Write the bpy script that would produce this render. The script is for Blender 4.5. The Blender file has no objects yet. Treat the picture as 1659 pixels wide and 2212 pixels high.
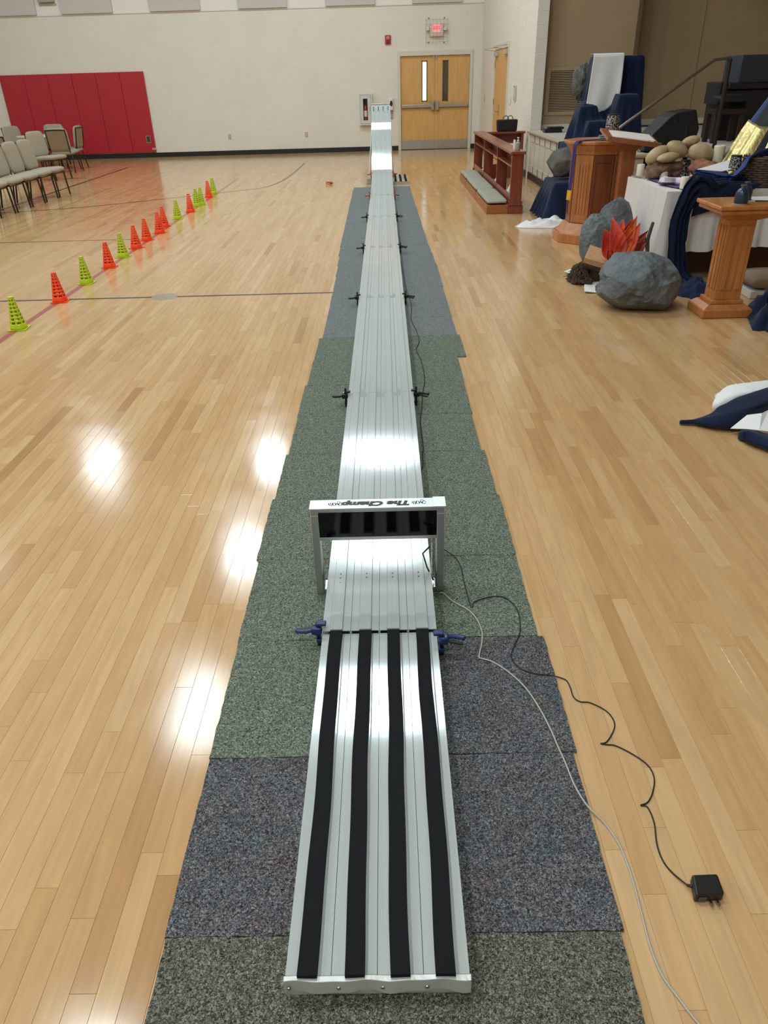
import bpy, bmesh, math, random
from mathutils import Vector, Matrix, noise
import numpy as np
random.seed(7)
SC = bpy.context.scene
COL = SC.collection
PI = math.pi

# ------------------------------------------------------------------ camera
IW, IH, FPX, CAMH = 1659, 2212, 1560.0, 1.63
VPX, VPY, ROLL = 827.0, 177.0, math.radians(1.7)
def _cam_axes():
    d = np.array([VPX-IW/2, VPY-IH/2, FPX]); d /= np.linalg.norm(d)
    h = np.array([math.cos(ROLL), -math.sin(ROLL), 0.0])
    up = np.cross(d, h); up /= np.linalg.norm(up)
    if up[1] > 0: up = -up
    right = np.cross(d, up)
    if right[0] < 0: right = -right
    return np.stack([right, d, up], 1)
RC = _cam_axes()
def G(px, py, z=0.0):                      # where the sight line through a pixel meets the height z
    r = RC.T @ np.array([px-IW/2, py-IH/2, FPX]); t = (z-CAMH)/r[2]
    return Vector((r[0]*t, r[1]*t, z))
def PROJ(x, y, z):
    q = RC @ np.array([x, y, z-CAMH])
    return (IW/2+FPX*q[0]/q[2], IH/2+FPX*q[1]/q[2], q[2])
cd = bpy.data.cameras.new('camera'); cam = bpy.data.objects.new('camera', cd); COL.objects.link(cam)
m = Matrix.Identity(4)
for i in range(3):
    m[i][0] = RC[0, i]; m[i][1] = -RC[1, i]; m[i][2] = -RC[2, i]
m[2][3] = CAMH
cam.matrix_world = m
cd.sensor_fit = 'VERTICAL'; cd.sensor_height = 36.0; cd.sensor_width = 36.0
cd.lens = FPX/IH*36.0; cd.clip_start = 0.05; cd.clip_end = 200
SC.camera = cam
# ------------------------------------------------------------------ world, exposure, lamp strength
w = bpy.data.worlds.new('world'); SC.world = w; w.use_nodes = True
w.node_tree.nodes['Background'].inputs[0].default_value = (0.5, 0.5, 0.5, 1)
w.node_tree.nodes['Background'].inputs[1].default_value = 0.02
SC.view_settings.view_transform = 'Standard'; SC.view_settings.look = 'None'
SC.view_settings.gamma = 1.0; SC.view_settings.use_curve_mapping = False
SC.view_settings.exposure = 0.0
SC.cycles.max_bounces = 7; SC.cycles.diffuse_bounces = 3; SC.cycles.glossy_bounces = 3; SC.cycles.transmission_bounces = 3
SC.cycles.sample_clamp_indirect = 2.0; SC.cycles.caustics_reflective = False; SC.cycles.caustics_refractive = False
LAMP_L = 49.0
LAMP_C = (0.86, 1.0, 1.05)

# ------------------------------------------------------------------ materials
def lin(c):
    return tuple(((v/255)/12.92 if v/255 <= 0.04045 else ((v/255+0.055)/1.055)**2.4) for v in c[:3])+(1.0,)
MATS = {}
def M(name, col, rough=0.5, metal=0.0, spec=0.5, var=0.0, vscale=8.0, bump=0.0, bscale=200.0, bdist=0.002,
      coat=0.0, sheen=0.0, aniso=0.0, col2=None, stretch=None, alpha=1.0, trans=0.0, emit=None, estr=0.0, vdet=4.0):
    if name in MATS: return MATS[name]
    mt = bpy.data.materials.new(name); mt.use_nodes = True
    nt = mt.node_tree; N = nt.nodes; L = nt.links; b = N['Principled BSDF']
    c = lin(col); b.inputs['Base Color'].default_value = c
    b.inputs['Roughness'].default_value = rough; b.inputs['Metallic'].default_value = metal
    b.inputs['Specular IOR Level'].default_value = spec
    b.inputs['Coat Weight'].default_value = coat; b.inputs['Coat Roughness'].default_value = 0.1
    b.inputs['Sheen Weight'].default_value = sheen
    b.inputs['Transmission Weight'].default_value = trans
    b.inputs['Alpha'].default_value = alpha
    if emit:
        b.inputs['Emission Color'].default_value = lin(emit); b.inputs['Emission Strength'].default_value = estr
    tc = N.new('ShaderNodeTexCoord'); src = tc.outputs['Object']
    if stretch:
        mp = N.new('ShaderNodeMapping'); mp.inputs['Scale'].default_value = stretch
        L.new(src, mp.inputs['Vector']); src = mp.outputs['Vector']
    if var > 0:
        n = N.new('ShaderNodeTexNoise'); n.inputs['Scale'].default_value = vscale; n.inputs['Detail'].default_value = vdet
        L.new(src, n.inputs['Vector'])
        r = N.new('ShaderNodeValToRGB')
        c2 = lin(col2) if col2 else tuple(x*(1-var) for x in c[:3])+(1,)
        c1 = c if col2 else tuple(min(1, x*(1+var*0.6)) for x in c[:3])+(1,)
        r.color_ramp.elements[0].position = 0.32; r.color_ramp.elements[0].color = c2
        r.color_ramp.elements[1].position = 0.68; r.color_ramp.elements[1].color = c1
        L.new(n.outputs['Fac'], r.inputs['Fac']); L.new(r.outputs['Color'], b.inputs['Base Color'])
    if bump > 0:
        n2 = N.new('ShaderNodeTexNoise'); n2.inputs['Scale'].default_value = bscale; n2.inputs['Detail'].default_value = 3
        L.new(src, n2.inputs['Vector'])
        bp = N.new('ShaderNodeBump'); bp.inputs['Strength'].default_value = bump; bp.inputs['Distance'].default_value = bdist
        L.new(n2.outputs['Fac'], bp.inputs['Height']); L.new(bp.outputs['Normal'], b.inputs['Normal'])
    if aniso > 0:
        b.inputs['Anisotropic'].default_value = aniso
        t = N.new('ShaderNodeTangent'); t.direction_type = 'UV_MAP'; t.uv_map = 'uv'
        L.new(t.outputs['Tangent'], b.inputs['Tangent'])
    MATS[name] = mt
    return mt

def floor_material(name, line=None):
    mt = bpy.data.materials.new(name); mt.use_nodes = True
    nt = mt.node_tree; N = nt.nodes; L = nt.links; b = N['Principled BSDF']
    geo = N.new('ShaderNodeNewGeometry')
    def nz(scale, det=4, vec=(1, 1, 1), dist=0.0, seed=None):
        mp = N.new('ShaderNodeMapping'); mp.inputs['Scale'].default_value = vec
        L.new(geo.outputs['Position'], mp.inputs['Vector'])
        if seed is not None:
            cb = N.new('ShaderNodeCombineXYZ'); L.new(seed, cb.inputs['Z'])
            vm = N.new('ShaderNodeVectorMath'); vm.operation = 'SCALE'; vm.inputs['Scale'].default_value = 37.0
            L.new(cb.outputs[0], vm.inputs[0]); L.new(vm.outputs[0], mp.inputs['Location'])
        n = N.new('ShaderNodeTexNoise'); n.inputs['Scale'].default_value = scale; n.inputs['Detail'].default_value = det
        n.inputs['Distortion'].default_value = dist
        L.new(mp.outputs['Vector'], n.inputs['Vector']); return n.outputs['Fac']
    if line is None:
        at = N.new('ShaderNodeAttribute'); at.attribute_name = 'rnd'; at.attribute_type = 'GEOMETRY'
        r = N.new('ShaderNodeValToRGB'); cr = r.color_ramp
        stops = [(0.0, (174, 131, 88)), (0.06, (187, 144, 98)), (0.2, (195, 153, 106)), (0.6, (199, 158, 111)), (0.9, (203, 164, 118)), (1.0, (207, 170, 126))]
        cr.elements[0].position = stops[0][0]; cr.elements[0].color = lin(stops[0][1])
        cr.elements[1].position = stops[-1][0]; cr.elements[1].color = lin(stops[-1][1])
        for p, c in stops[1:-1]:
            e = cr.elements.new(p); e.color = lin(c)
        L.new(at.outputs['Fac'], r.inputs['Fac'])
        g = nz(7.0, 2, (6, 0.55, 1), 0.6, at.outputs['Fac'])
        gr = N.new('ShaderNodeMapRange'); gr.inputs['From Min'].default_value = 0.3; gr.inputs['From Max'].default_value = 0.75
        gr.inputs['To Min'].default_value = 0.90; gr.inputs['To Max'].default_value = 1.07
        L.new(g, gr.inputs['Value'])
        s = nz(1.7, 3, (5, 1.1, 1), 1.2, at.outputs['Fac'])                      # dark mineral streaks in single boards
        sr = N.new('ShaderNodeMapRange'); sr.inputs['From Min'].default_value = 0.68; sr.inputs['From Max'].default_value = 0.80
        sr.inputs['To Min'].default_value = 1.0; sr.inputs['To Max'].default_value = 0.88
        L.new(s, sr.inputs['Value'])
        mu = N.new('ShaderNodeMath'); mu.operation = 'MULTIPLY'; L.new(gr.outputs[0], mu.inputs[0]); L.new(sr.outputs[0], mu.inputs[1])
        mx = N.new('ShaderNodeVectorMath'); mx.operation = 'SCALE'
        L.new(r.outputs['Color'], mx.inputs[0]); L.new(mu.outputs[0], mx.inputs['Scale'])
        L.new(mx.outputs[0], b.inputs['Base Color'])
    else:
        b.inputs['Base Color'].default_value = lin(line)
    sc = nz(4.0, 1, (1, 1, 1), 0.0)                                            # worn, scuffed varnish
    rr = N.new('ShaderNodeMapRange'); rr.inputs['From Min'].default_value = 0.35; rr.inputs['From Max'].default_value = 0.7
    rr.inputs['To Min'].default_value = 0.12; rr.inputs['To Max'].default_value = 0.17
    L.new(sc, rr.inputs['Value']); L.new(rr.outputs[0], b.inputs['Roughness'])
    b.inputs['Specular IOR Level'].default_value = 0.62
    return mt

def carpet_material(name, dark, mid, light, tints=None):
    mt = bpy.data.materials.new(name); mt.use_nodes = True
    nt = mt.node_tree; N = nt.nodes; L = nt.links; b = N['Principled BSDF']
    geo = N.new('ShaderNodeNewGeometry')
    n = N.new('ShaderNodeTexNoise'); n.inputs['Scale'].default_value = 210; n.inputs['Detail'].default_value = 2.0; n.inputs['Distortion'].default_value = 1.2
    L.new(geo.outputs['Position'], n.inputs['Vector'])
    r = N.new('ShaderNodeValToRGB'); cr = r.color_ramp
    cr.elements[0].position = 0.34; cr.elements[0].color = lin(dark)
    cr.elements[1].position = 0.70; cr.elements[1].color = lin(light)
    e = cr.elements.new(0.5); e.color = lin(mid)
    L.new(n.outputs['Fac'], r.inputs['Fac'])
    out = r.outputs['Color']
    if tints:
        for k, (tc_, sc_, lo, hi, am) in enumerate(tints):
            t = N.new('ShaderNodeTexNoise'); t.inputs['Scale'].default_value = sc_; t.inputs['Detail'].default_value = 6; t.inputs['Roughness'].default_value = 0.75
            mp = N.new('ShaderNodeMapping'); mp.inputs['Location'].default_value = (k*7.1+1, k*3.3, 0)
            L.new(geo.outputs['Position'], mp.inputs['Vector']); L.new(mp.outputs[0], t.inputs['Vector'])
            mr = N.new('ShaderNodeMapRange'); mr.inputs['From Min'].default_value = lo; mr.inputs['From Max'].default_value = hi
            mr.inputs['To Max'].default_value = am
            L.new(t.outputs['Fac'], mr.inputs['Value'])
            mx = N.new('ShaderNodeMix'); mx.data_type = 'RGBA'; mx.blend_type = 'MULTIPLY'
            mx.inputs[7].default_value = tc_
            L.new(mr.outputs[0], mx.inputs[0]); L.new(out, mx.inputs[6]); out = mx.outputs[2]
    L.new(out, b.inputs['Base Color'])
    b.inputs['Roughness'].default_value = 0.95; b.inputs['Specular IOR Level'].default_value = 0.1
    bp = N.new('ShaderNodeBump'); bp.inputs['Strength'].default_value = 0.9; bp.inputs['Distance'].default_value = 0.004
    L.new(n.outputs['Fac'], bp.inputs['Height']); L.new(bp.outputs['Normal'], b.inputs['Normal'])
    return mt

# ------------------------------------------------------------------ mesh building
class MB:
    def __init__(s): s.v = []; s.f = []
    def add(s, vs, fs, T=None):
        o = len(s.v)
        for p in vs:
            p = Vector(p)
            if T is not None: p = T @ p
            s.v.append(p)
        for f in fs: s.f.append([i+o for i in f])
        return s
    def box(s, x0, x1, y0, y1, z0, z1, T=None):
        return s.add([(x0,y0,z0),(x1,y0,z0),(x1,y1,z0),(x0,y1,z0),(x0,y0,z1),(x1,y0,z1),(x1,y1,z1),(x0,y1,z1)],
                     [(0,3,2,1),(4,5,6,7),(0,1,5,4),(1,2,6,5),(2,3,7,6),(3,0,4,7)], T)
    def taper(s, lo, hi, T=None):      # lo, hi = (x0,x1,y0,y1,z)
        a, b = lo, hi
        return s.add([(a[0],a[2],a[4]),(a[1],a[2],a[4]),(a[1],a[3],a[4]),(a[0],a[3],a[4]),
                      (b[0],b[2],b[4]),(b[1],b[2],b[4]),(b[1],b[3],b[4]),(b[0],b[3],b[4])],
                     [(0,3,2,1),(4,5,6,7),(0,1,5,4),(1,2,6,5),(2,3,7,6),(3,0,4,7)], T)
    def prism(s, poly, z0, z1, T=None):
        n = len(poly)
        return s.add([(x,y,z0) for x,y in poly]+[(x,y,z1) for x,y in poly],
                     [tuple(range(n-1,-1,-1)), tuple(range(n,2*n))]+[(i,(i+1)%n,(i+1)%n+n,i+n) for i in range(n)], T)
    def lathe(s, prof, n=20, c=(0,0,0), sx=1.0, sy=1.0, rot=0.0, T=None):
        vs, fs = [], []
        for r, z in prof:
            for k in range(n):
                a = 2*PI*k/n+rot
                vs.append((c[0]+r*sx*math.cos(a), c[1]+r*sy*math.sin(a), c[2]+z))
        for j in range(len(prof)-1):
            for k in range(n):
                fs.append((j*n+k, j*n+(k+1)%n, (j+1)*n+(k+1)%n, (j+1)*n+k))
        fs.append(tuple(range(n-1,-1,-1))); fs.append(tuple(range((len(prof)-1)*n, len(prof)*n)))
        return s.add(vs, fs, T)
    def tube(s, pts, r, n=8, T=None, closed=False):
        pts = [Vector(p) for p in pts]; m_ = len(pts); vs, fs = [], []
        rr = r if isinstance(r, (list, tuple)) else [r]*m_
        prev = None
        for i, p in enumerate(pts):
            a = pts[i-1] if (i > 0 or closed) else p; b = pts[(i+1) % m_] if (i < m_-1 or closed) else p
            t = (b-a)
            t = t.normalized() if t.length > 1e-9 else Vector((0,0,1))
            if prev is None:
                u = t.cross(Vector((0,0,1)))
                if u.length < 0.05: u = t.cross(Vector((0,1,0)))
            else: u = prev-t*prev.dot(t)
            u.normalize(); prev = u; q = t.cross(u)
            for k in range(n):
                an = 2*PI*k/n
                vs.append(p+u*math.cos(an)*rr[i]+q*math.sin(an)*rr[i])
        for i in range(m_-1 if not closed else m_):
            j = (i+1) % m_
            for k in range(n): fs.append((i*n+k, i*n+(k+1)%n, j*n+(k+1)%n, j*n+k))
        if not closed:
            fs.append(tuple(range(n-1,-1,-1))); fs.append(tuple(range((m_-1)*n, m_*n)))
        return s.add(vs, fs, T)
    def grid(s, nu, nv, fn, T=None, wrap=False):
        vs = [fn(i/(nu if wrap else nu-1), j/(nv-1)) for j in range(nv) for i in range(nu)]
        fs = []
        for j in range(nv-1):
            for i in range(nu if wrap else nu-1):
                k = (i+1) % nu
                fs.append((j*nu+i, j*nu+k, (j+1)*nu+k, (j+1)*nu+i))
        return s.add(vs, fs, T)
    def mesh(s, name, smooth=False, angle=0.6):
        me = bpy.data.meshes.new(name); me.from_pydata([tuple(p) for p in s.v], [], s.f); me.update()
        if smooth:
            me.polygons.foreach_set('use_smooth', [True]*len(me.polygons))
            me.set_sharp_from_angle(angle=angle)
        return me
    def build(s, name, mat, parent=None, smooth=False, bevel=0.0, seg=2, solid=0.0, sub=0, angle=0.6, loc=None):
        me = s.mesh(name, smooth or sub > 0, angle if sub == 0 else 3.1)
        me.materials.append(mat)
        o = bpy.data.objects.new(name, me); COL.objects.link(o)
        if loc is not None: o.location = loc
        if parent: o.parent = parent
        if solid:
            d = o.modifiers.new('solid', 'SOLIDIFY'); d.thickness = solid; d.offset = 0
        if bevel:
            d = o.modifiers.new('bevel', 'BEVEL'); d.width = bevel; d.segments = seg; d.limit_method = 'ANGLE'; d.angle_limit = 0.6
        if sub:
            d = o.modifiers.new('sub', 'SUBSURF'); d.levels = sub; d.render_levels = sub
        return o
def tag(o, label=None, cat=None, group=None, kind=None):
    if label: o['label'] = label
    if cat: o['category'] = cat
    if group: o['group'] = group
    if kind: o['kind'] = kind
    return o
def thing(name, label, cat, loc=(0,0,0), rz=0.0, group=None):
    o = bpy.data.objects.new(name, None); COL.objects.link(o); o.empty_display_size = 0.1
    o.location = loc; o.rotation_euler = (0, 0, rz)
    return tag(o, label, cat, group)
def struct(o): o['kind'] = 'structure'; return o
def dup(root, loc, rz, label):
    r = root.copy(); COL.objects.link(r); r.location = loc; r.rotation_euler = (0, 0, rz); r['label'] = label
    def kids(a, b):
        for ch in list(a.children):
            if ch.name not in COL.objects: continue
            c = ch.copy(); COL.objects.link(c); c.parent = b; kids(ch, c)
    kids(root, r)
    return r
def RZ(a, c=(0,0,0)): return Matrix.Translation(Vector(c)) @ Matrix.Rotation(a, 4, 'Z')
def smooth_path(pts, k=6):
    pts = [Vector(p) for p in pts]; out = []
    for i in range(len(pts)-1):
        p0 = pts[max(i-1, 0)]; p1 = pts[i]; p2 = pts[i+1]; p3 = pts[min(i+2, len(pts)-1)]
        for j in range(k):
            t = j/k
            out.append(0.5*((2*p1)+(p2-p0)*t+(2*p0-5*p1+4*p2-p3)*t*t+(3*p1-p0-3*p2+p3)*t**3))
    out.append(pts[-1]); return out
def fbm(p, o=4, h=0.6):
    return noise.fractal(Vector(p), h, 2.1, o)

# ------------------------------------------------------------------ shared materials
m_block = M('painted_block', (229, 222, 211), 0.55, var=0.03, vscale=1.5, bump=0.25, bscale=120, bdist=0.001)
m_wallw = M('white_gypsum', (236, 232, 226), 0.6, var=0.02, vscale=2)
m_acou = M('acoustic_fabric', (206, 200, 196), 0.9, spec=0.1, bump=0.3, bscale=300, bdist=0.001)
m_ceil = M('ceiling_paint', (224, 224, 220), 0.8, var=0.02)
m_black = M('black_vinyl', (24, 24, 25), 0.4)
m_frame = M('cream_enamel', (214, 208, 196), 0.4)
m_maple = M('maple_veneer', (220, 172, 106), 0.38, var=0.10, vscale=3.0, stretch=(6, 6, 0.7), col2=(208, 158, 94))
m_steel = M('satin_steel', (190, 186, 178), 0.28, 1.0)
m_steel2 = M('brushed_plate', (184, 184, 184), 0.33, 1.0, var=0.05, vscale=4)
m_chrome = M('chrome', (200, 200, 200), 0.12, 1.0)
m_alu = M('extruded_aluminium', (198, 205, 205), 0.14, 0.3, var=0.04, vscale=3.0, stretch=(40, 0.8, 1), aniso=1.0)
m_aluf = M('aluminium_frame', (205, 208, 207), 0.32, 1.0)
m_foam = M('black_grip_foam', (25, 26, 29), 0.9, spec=0.15, bump=0.5, bscale=700, bdist=0.0008)
m_dark = M('dark_gap', (8, 8, 9), 0.8)
m_red = M('red_vinyl_mat', (176, 30, 46), 0.42, var=0.04, vscale=2, bump=0.1, bscale=300, bdist=0.0005)
m_white = M('white_plastic', (228, 226, 220), 0.4)
m_whitec = M('white_cloth', (226, 224, 224), 0.9, spec=0.1, bump=0.2, bscale=500, bdist=0.0006)
m_navy = M('navy_cloth', (17, 30, 58), 0.85, spec=0.15, sheen=0.15, bump=0.2, bscale=400, bdist=0.0006, var=0.15, vscale=6)
m_royal = M('royal_blue_cloth', (19, 46, 118), 0.6, spec=0.3, sheen=0.2)
m_purple = M('purple_cloth', (84, 62, 118), 0.85, sheen=0.1)
m_gold = M('gold_lame', (206, 190, 132), 0.32, 0.7, bump=0.5, bscale=30, bdist=0.01)
m_goldf = M('gold_fringe', (222, 162, 26), 0.7)
m_tan = M('tan_upholstery', (164, 153, 136), 0.92, spec=0.1, var=0.08, vscale=160, bump=0.3, bscale=600, bdist=0.0006)
m_bron = M('bronze_tube', (60, 47, 36), 0.35, 0.6)
m_cherry = M('cherry_wood', (128, 58, 38), 0.35, var=0.22, vscale=2.5, stretch=(8, 8, 0.6), coat=0.3)
m_cherryh = M('cherry_wood_board', (138, 66, 44), 0.35, var=0.2, vscale=2.5, stretch=(8, 0.6, 8), coat=0.3)
m_oak = M('honey_oak', (182, 116, 64), 0.38, var=0.2, vscale=3, stretch=(9, 9, 0.5), coat=0.25)
m_oakd = M('oak_panel', (132, 70, 40), 0.4, var=0.2, vscale=3, stretch=(9, 9, 0.5), coat=0.2)
m_cush = M('grey_green_cushion', (158, 156, 142), 0.92, spec=0.1, var=0.06, vscale=120, bump=0.25, bscale=500, bdist=0.0006)
m_rock = M('painted_paper_rock', (104, 110, 114), 0.7, var=0.25, vscale=5, bump=0.8, bscale=11, bdist=0.05, col2=(84, 90, 95))
m_rockb = M('brownish_grey_rock', (106, 104, 99), 0.8, var=0.25, vscale=6, bump=0.5, bscale=22, bdist=0.02, col2=(80, 76, 70))
m_stone = M('river_stone', (192, 168, 130), 0.6, var=0.25, vscale=7, bump=0.1, bscale=60, bdist=0.003, col2=(160, 136, 102))
m_wood_drift = M('driftwood', (128, 100, 78), 0.85, var=0.45, vscale=18, bump=0.9, bscale=40, bdist=0.012)
m_bark = M('bark_shreds', (66, 50, 36), 0.85, var=0.4, vscale=30)
m_blk = M('black_plastic', (20, 20, 22), 0.38)
m_blkr = M('black_rubber', (18, 18, 20), 0.6)
m_blue = M('blue_plastic', (32, 54, 104), 0.42)
m_oran = M('orange_plastic', (206, 92, 32), 0.45)
m_candle = M('ivory_wax', (228, 218, 196), 0.5)
m_beige = M('stage_wall_paint', (176, 150, 118), 0.7, var=0.04, vscale=3, bump=0.1, bscale=200, bdist=0.0008)
m_stagef = M('stage_floor', (196, 188, 176), 0.6, var=0.05)
m_wains = M('wainscot_paint', (206, 196, 178), 0.45)
m_lip = M('stage_nosing', (186, 166, 138), 0.45, var=0.06)

# ------------------------------------------------------------------ room dimensions
FX0, FX1 = -13.0, 7.5       # floor
FY0, FY1 = -4.0, 22.2
WX = lambda y: 2.60+(22.2-y)*0.08/7.2     # inner face of the right wall, far part
YJ = 15.0                   # end of that wall
ZL = 3.29                   # ledge where block turns to gypsum
ZC = 7.6
STX, STY, STZ = 2.70, 9.85, 0.79

# ------------------------------------------------------------------ floor and its planks
m_floor = floor_material('maple_strip_varnish')
fl = struct(MB().box(FX0, FX1, FY0, FY1, -0.12, -0.0035).build('floor', M('dark_subfloor', (92, 62, 38), 0.7)))  # dark brown subfloor showing in the plank joints
PW = 0.0572
rng = np.random.default_rng(5)
planks = []
nrow = int((FX1-FX0)/PW)+1
for i in range(nrow):
    x0 = FX0+i*PW; x1 = min(x0+PW, FX1)
    if x1-x0 < 0.01: continue
    y = FY0-rng.random()*1.0
    while y < FY1:
        ln = float(np.clip(rng.lognormal(-0.35, 0.5), 0.23, 2.0)); a, b_ = max(y, FY0), min(y+ln, FY1)
        if b_-a > 0.02: planks.append((x0, x1, a, b_, float(rng.random()**0.8)))
        y += ln
def plank_area(p):
    x0, x1, a, b_, r = p
    if b_ < 0.55 or a > 9: return 0
    if x0 > -0.52 and x1 < 0.46 and b_ < 14: return 0
    a2 = max(a, 0.55); q = [PROJ(x0, a2, 0), PROJ(x1, a2, 0), PROJ(x1, b_, 0), PROJ(x0, b_, 0)]
    cx = sum(min(max(k[0], 0), IW) for k in q)/4; cy = sum(k[1] for k in q)/4
    xs = [min(max(k[0], 0), IW) for k in q]; ys = [min(max(k[1], 0), IH) for k in q]
    ar = 0
    for k in range(4): ar += xs[k]*ys[(k+1) % 4]-xs[(k+1) % 4]*ys[k]
    return abs(ar)/2
order = sorted(range(len(planks)), key=lambda k: -plank_area(planks[k]))
big = set(order[:300])
GAP, BV = 0.0002, 0.0005
def plank_geo(x0, x1, a, b_):
    if a > 8.5:
        return ([(x0,a,-0.003),(x1,a,-0.003),(x1,b_,-0.003),(x0,b_,-0.003),(x0,a,0),(x1,a,0),(x1,b_,0),(x0,b_,0)]+[(x0,a,0)]*4, [(4,5,6,7)])
    x0 += GAP; x1 -= GAP; a += GAP; b_ -= GAP
    return ([(x0,a,-0.003),(x1,a,-0.003),(x1,b_,-0.003),(x0,b_,-0.003),(x0,a,-BV),(x1,a,-BV),(x1,b_,-BV),(x0,b_,-BV),
             (x0+BV,a+BV,0),(x1-BV,a+BV,0),(x1-BV,b_-BV,0),(x0+BV,b_-BV,0)],
            [(8,9,10,11),(4,5,9,8),(5,6,10,9),(6,7,11,10),(7,4,8,11),(0,1,5,4),(1,2,6,5),(2,3,7,6),(3,0,4,7)])
def plank_obj(name, items):
    vs, fs, rn = [], [], []
    for p in items:
        v, f = plank_geo(*p[:4]); o = len(vs); vs += v; fs += [tuple(i+o for i in q) for q in f]; rn += [p[4]]*len(v)
    me = bpy.data.meshes.new(name); me.from_pydata(vs, [], fs); me.update()
    at = me.attributes.new('rnd', 'FLOAT', 'POINT'); at.data.foreach_set('value', rn)
    me.materials.append(m_floor)
    o = bpy.data.objects.new(name, me); COL.objects.link(o); o.parent = fl
    return o
for k in order[:300]: plank_obj('plank', [planks[k]])
tag(plank_obj('plank_field', [planks[k] for k in range(len(planks)) if k not in big]), kind='stuff')
# painted court lines
m_lb = floor_material('court_line_black', (40, 35, 33)); m_lr = floor_material('court_line_red', (168, 82, 84)); m_lg = floor_material('court_disc_grey', (150, 142, 124))
def line_mark(name, mat, pts, wd):
    pts = [Vector((p[0], p[1], 0)) for p in pts]; vs, fs = [], []
    for i, p in enumerate(pts):
        t = (pts[min(i+1, len(pts)-1)]-pts[max(i-1, 0)]).normalized(); n = Vector((-t.y, t.x, 0))*wd/2
        vs += [p+n+Vector((0,0,0.0006)), p-n+Vector((0,0,0.0006))]
    for i in range(len(pts)-1): fs.append((2*i, 2*i+1, 2*i+3, 2*i+2))
    return MB().add(vs, fs).build(name, mat, fl)
line_mark('court_line', m_lr, [(-2.97, 2.0), (-2.98, 9.0), (-3.02, 16.2)], 0.055)
line_mark('court_line', m_lb, [(-12.5, 6.655), (-0.3, 6.65)], 0.04)
line_mark('court_line', m_lb, [(-12.5, 9.67), (-3.0, 9.62)], 0.03)
line_mark('court_line', m_lb, [(-6.25, 11.9), (-6.25, 19.4)], 0.055)
arc = [(-6.9,12.15),(-6.12,12.27),(-5.12,12.58),(-4.45,12.95),(-3.84,13.4),(-3.2,13.85),(-2.6,14.3),(-2.26,14.65),(-2.05,15.5),(-1.95,17.3),(-1.93,19.3)]
line_mark('court_line', m_lb, smooth_path([(a, b, 0) for a, b in arc], 6), 0.055)
MB().lathe([(0.118, 0.0009), (0.116, 0.0012)], 28, (-2.03, 6.66, 0)).build('court_disc', m_lg, fl)
MB().box(-6.95, -6.45, 17.15, 17.2, 0.0003, 0.0011).build('floor_plate', m_lb, fl)

# ------------------------------------------------------------------ block walls
def block_wall(name, axis, pos, lo, hi, holes, zmax, hidden=lambda a, z: False, posf=None):
    """blocks 0.4 x 0.2 with shallow tooled joints; axis 'x': wall runs along x facing -y; 'y': along y facing -x"""
    items = []
    z = 0.0; r = 0
    while z < zmax-0.01:
        z1 = min(z+0.2, zmax); spans = [(lo, hi)]
        for (a, b_, c, d_) in holes:
            if z1 > c+0.01 and z < d_-0.01:
                ns = []
                for s0, s1 in spans:
                    if b_ <= s0 or a >= s1: ns.append((s0, s1)); continue
                    if a > s0: ns.append((s0, a))
                    if b_ < s1: ns.append((b_, s1))
                spans = ns
        zb = z
        for (a, b_, c, d_) in holes:
            if c+0.01 < z1 < d_: pass
        for s0, s1 in spans:
            k = math.floor((s0-(0.2 if r % 2 else 0))/0.4)
            x = k*0.4+(0.2 if r % 2 else 0)
            while x < s1:
                a, b_ = max(x, s0), min(x+0.4, s1)
                if b_-a > 0.015: items.append((a, b_, z, z1))
                x += 0.4
        z = z1; r += 1
    parent = bpy.data.objects.new(name, None); 
    gp, bv, dp = 0.0012, 0.003, 0.0016
    def geo(a, b_, z0, z1):
        a += gp; b_ -= gp; z0 += gp; z1 -= gp
        q = [(a, 0, z0), (b_, 0, z0), (b_, 0, z1), (a, 0, z1)]
        ib = [(a+bv, -dp, z0+bv), (b_-bv, -dp, z0+bv), (b_-bv, -dp, z1-bv), (a+bv, -dp, z1-bv)]
        vs = q+ib; fs = [(4,5,6,7),(0,1,5,4),(1,2,6,5),(2,3,7,6),(3,0,4,7)]
        out = []
        for u, d, zz in vs:
            if axis == 'x': out.append((u, pos+d, zz))
            else: out.append(((posf(u) if posf else pos)+d, u, zz))
        if axis == 'y': fs = [tuple(reversed(f)) for f in fs]
        return out, fs
    vis = []
    for it in items:
        mid = ((it[0]+it[1])/2, (it[2]+it[3])/2)
        q = PROJ(mid[0], pos, mid[1]) if axis == 'x' else PROJ(pos, mid[0], mid[1])
        if q[2] > 0 and 0 < q[0] < IW and 0 < q[1] < IH and not hidden(*mid): vis.append((-(it[1]-it[0])*(it[3]-it[2])/q[2]**2, it))
    vis.sort(); top = [v[1] for v in vis[:300]]; ts = set(top)
    return items, top, [i for i in items if i not in ts], geo
# far wall
DX0, DX1, DZ = 0.39, 2.36, 2.30
wf = MB().box(FX0, DX0, FY1, FY1+0.2, 0, ZL).box(DX1, 2.8, FY1, FY1+0.2, 0, ZL).box(DX0, DX1, FY1, FY1+0.2, DZ, ZL)
wf = struct(wf.build('wall_far', m_block))
it, top, rest, geo = block_wall('b', 'x', FY1, FX0, 2.60, [(DX0, DX1, 0, DZ)], ZL, lambda a, z: -10.1 < a < -6.3 and 0.1 < z < 2.0)
for q in top:
    v, f = geo(*q); MB().add(v, f).build('block', m_block, wf)
mb = MB()
for q in rest: v, f = geo(*q); mb.add(v, f)
tag(mb.build('block_field', m_block, wf), kind='stuff')
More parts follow.
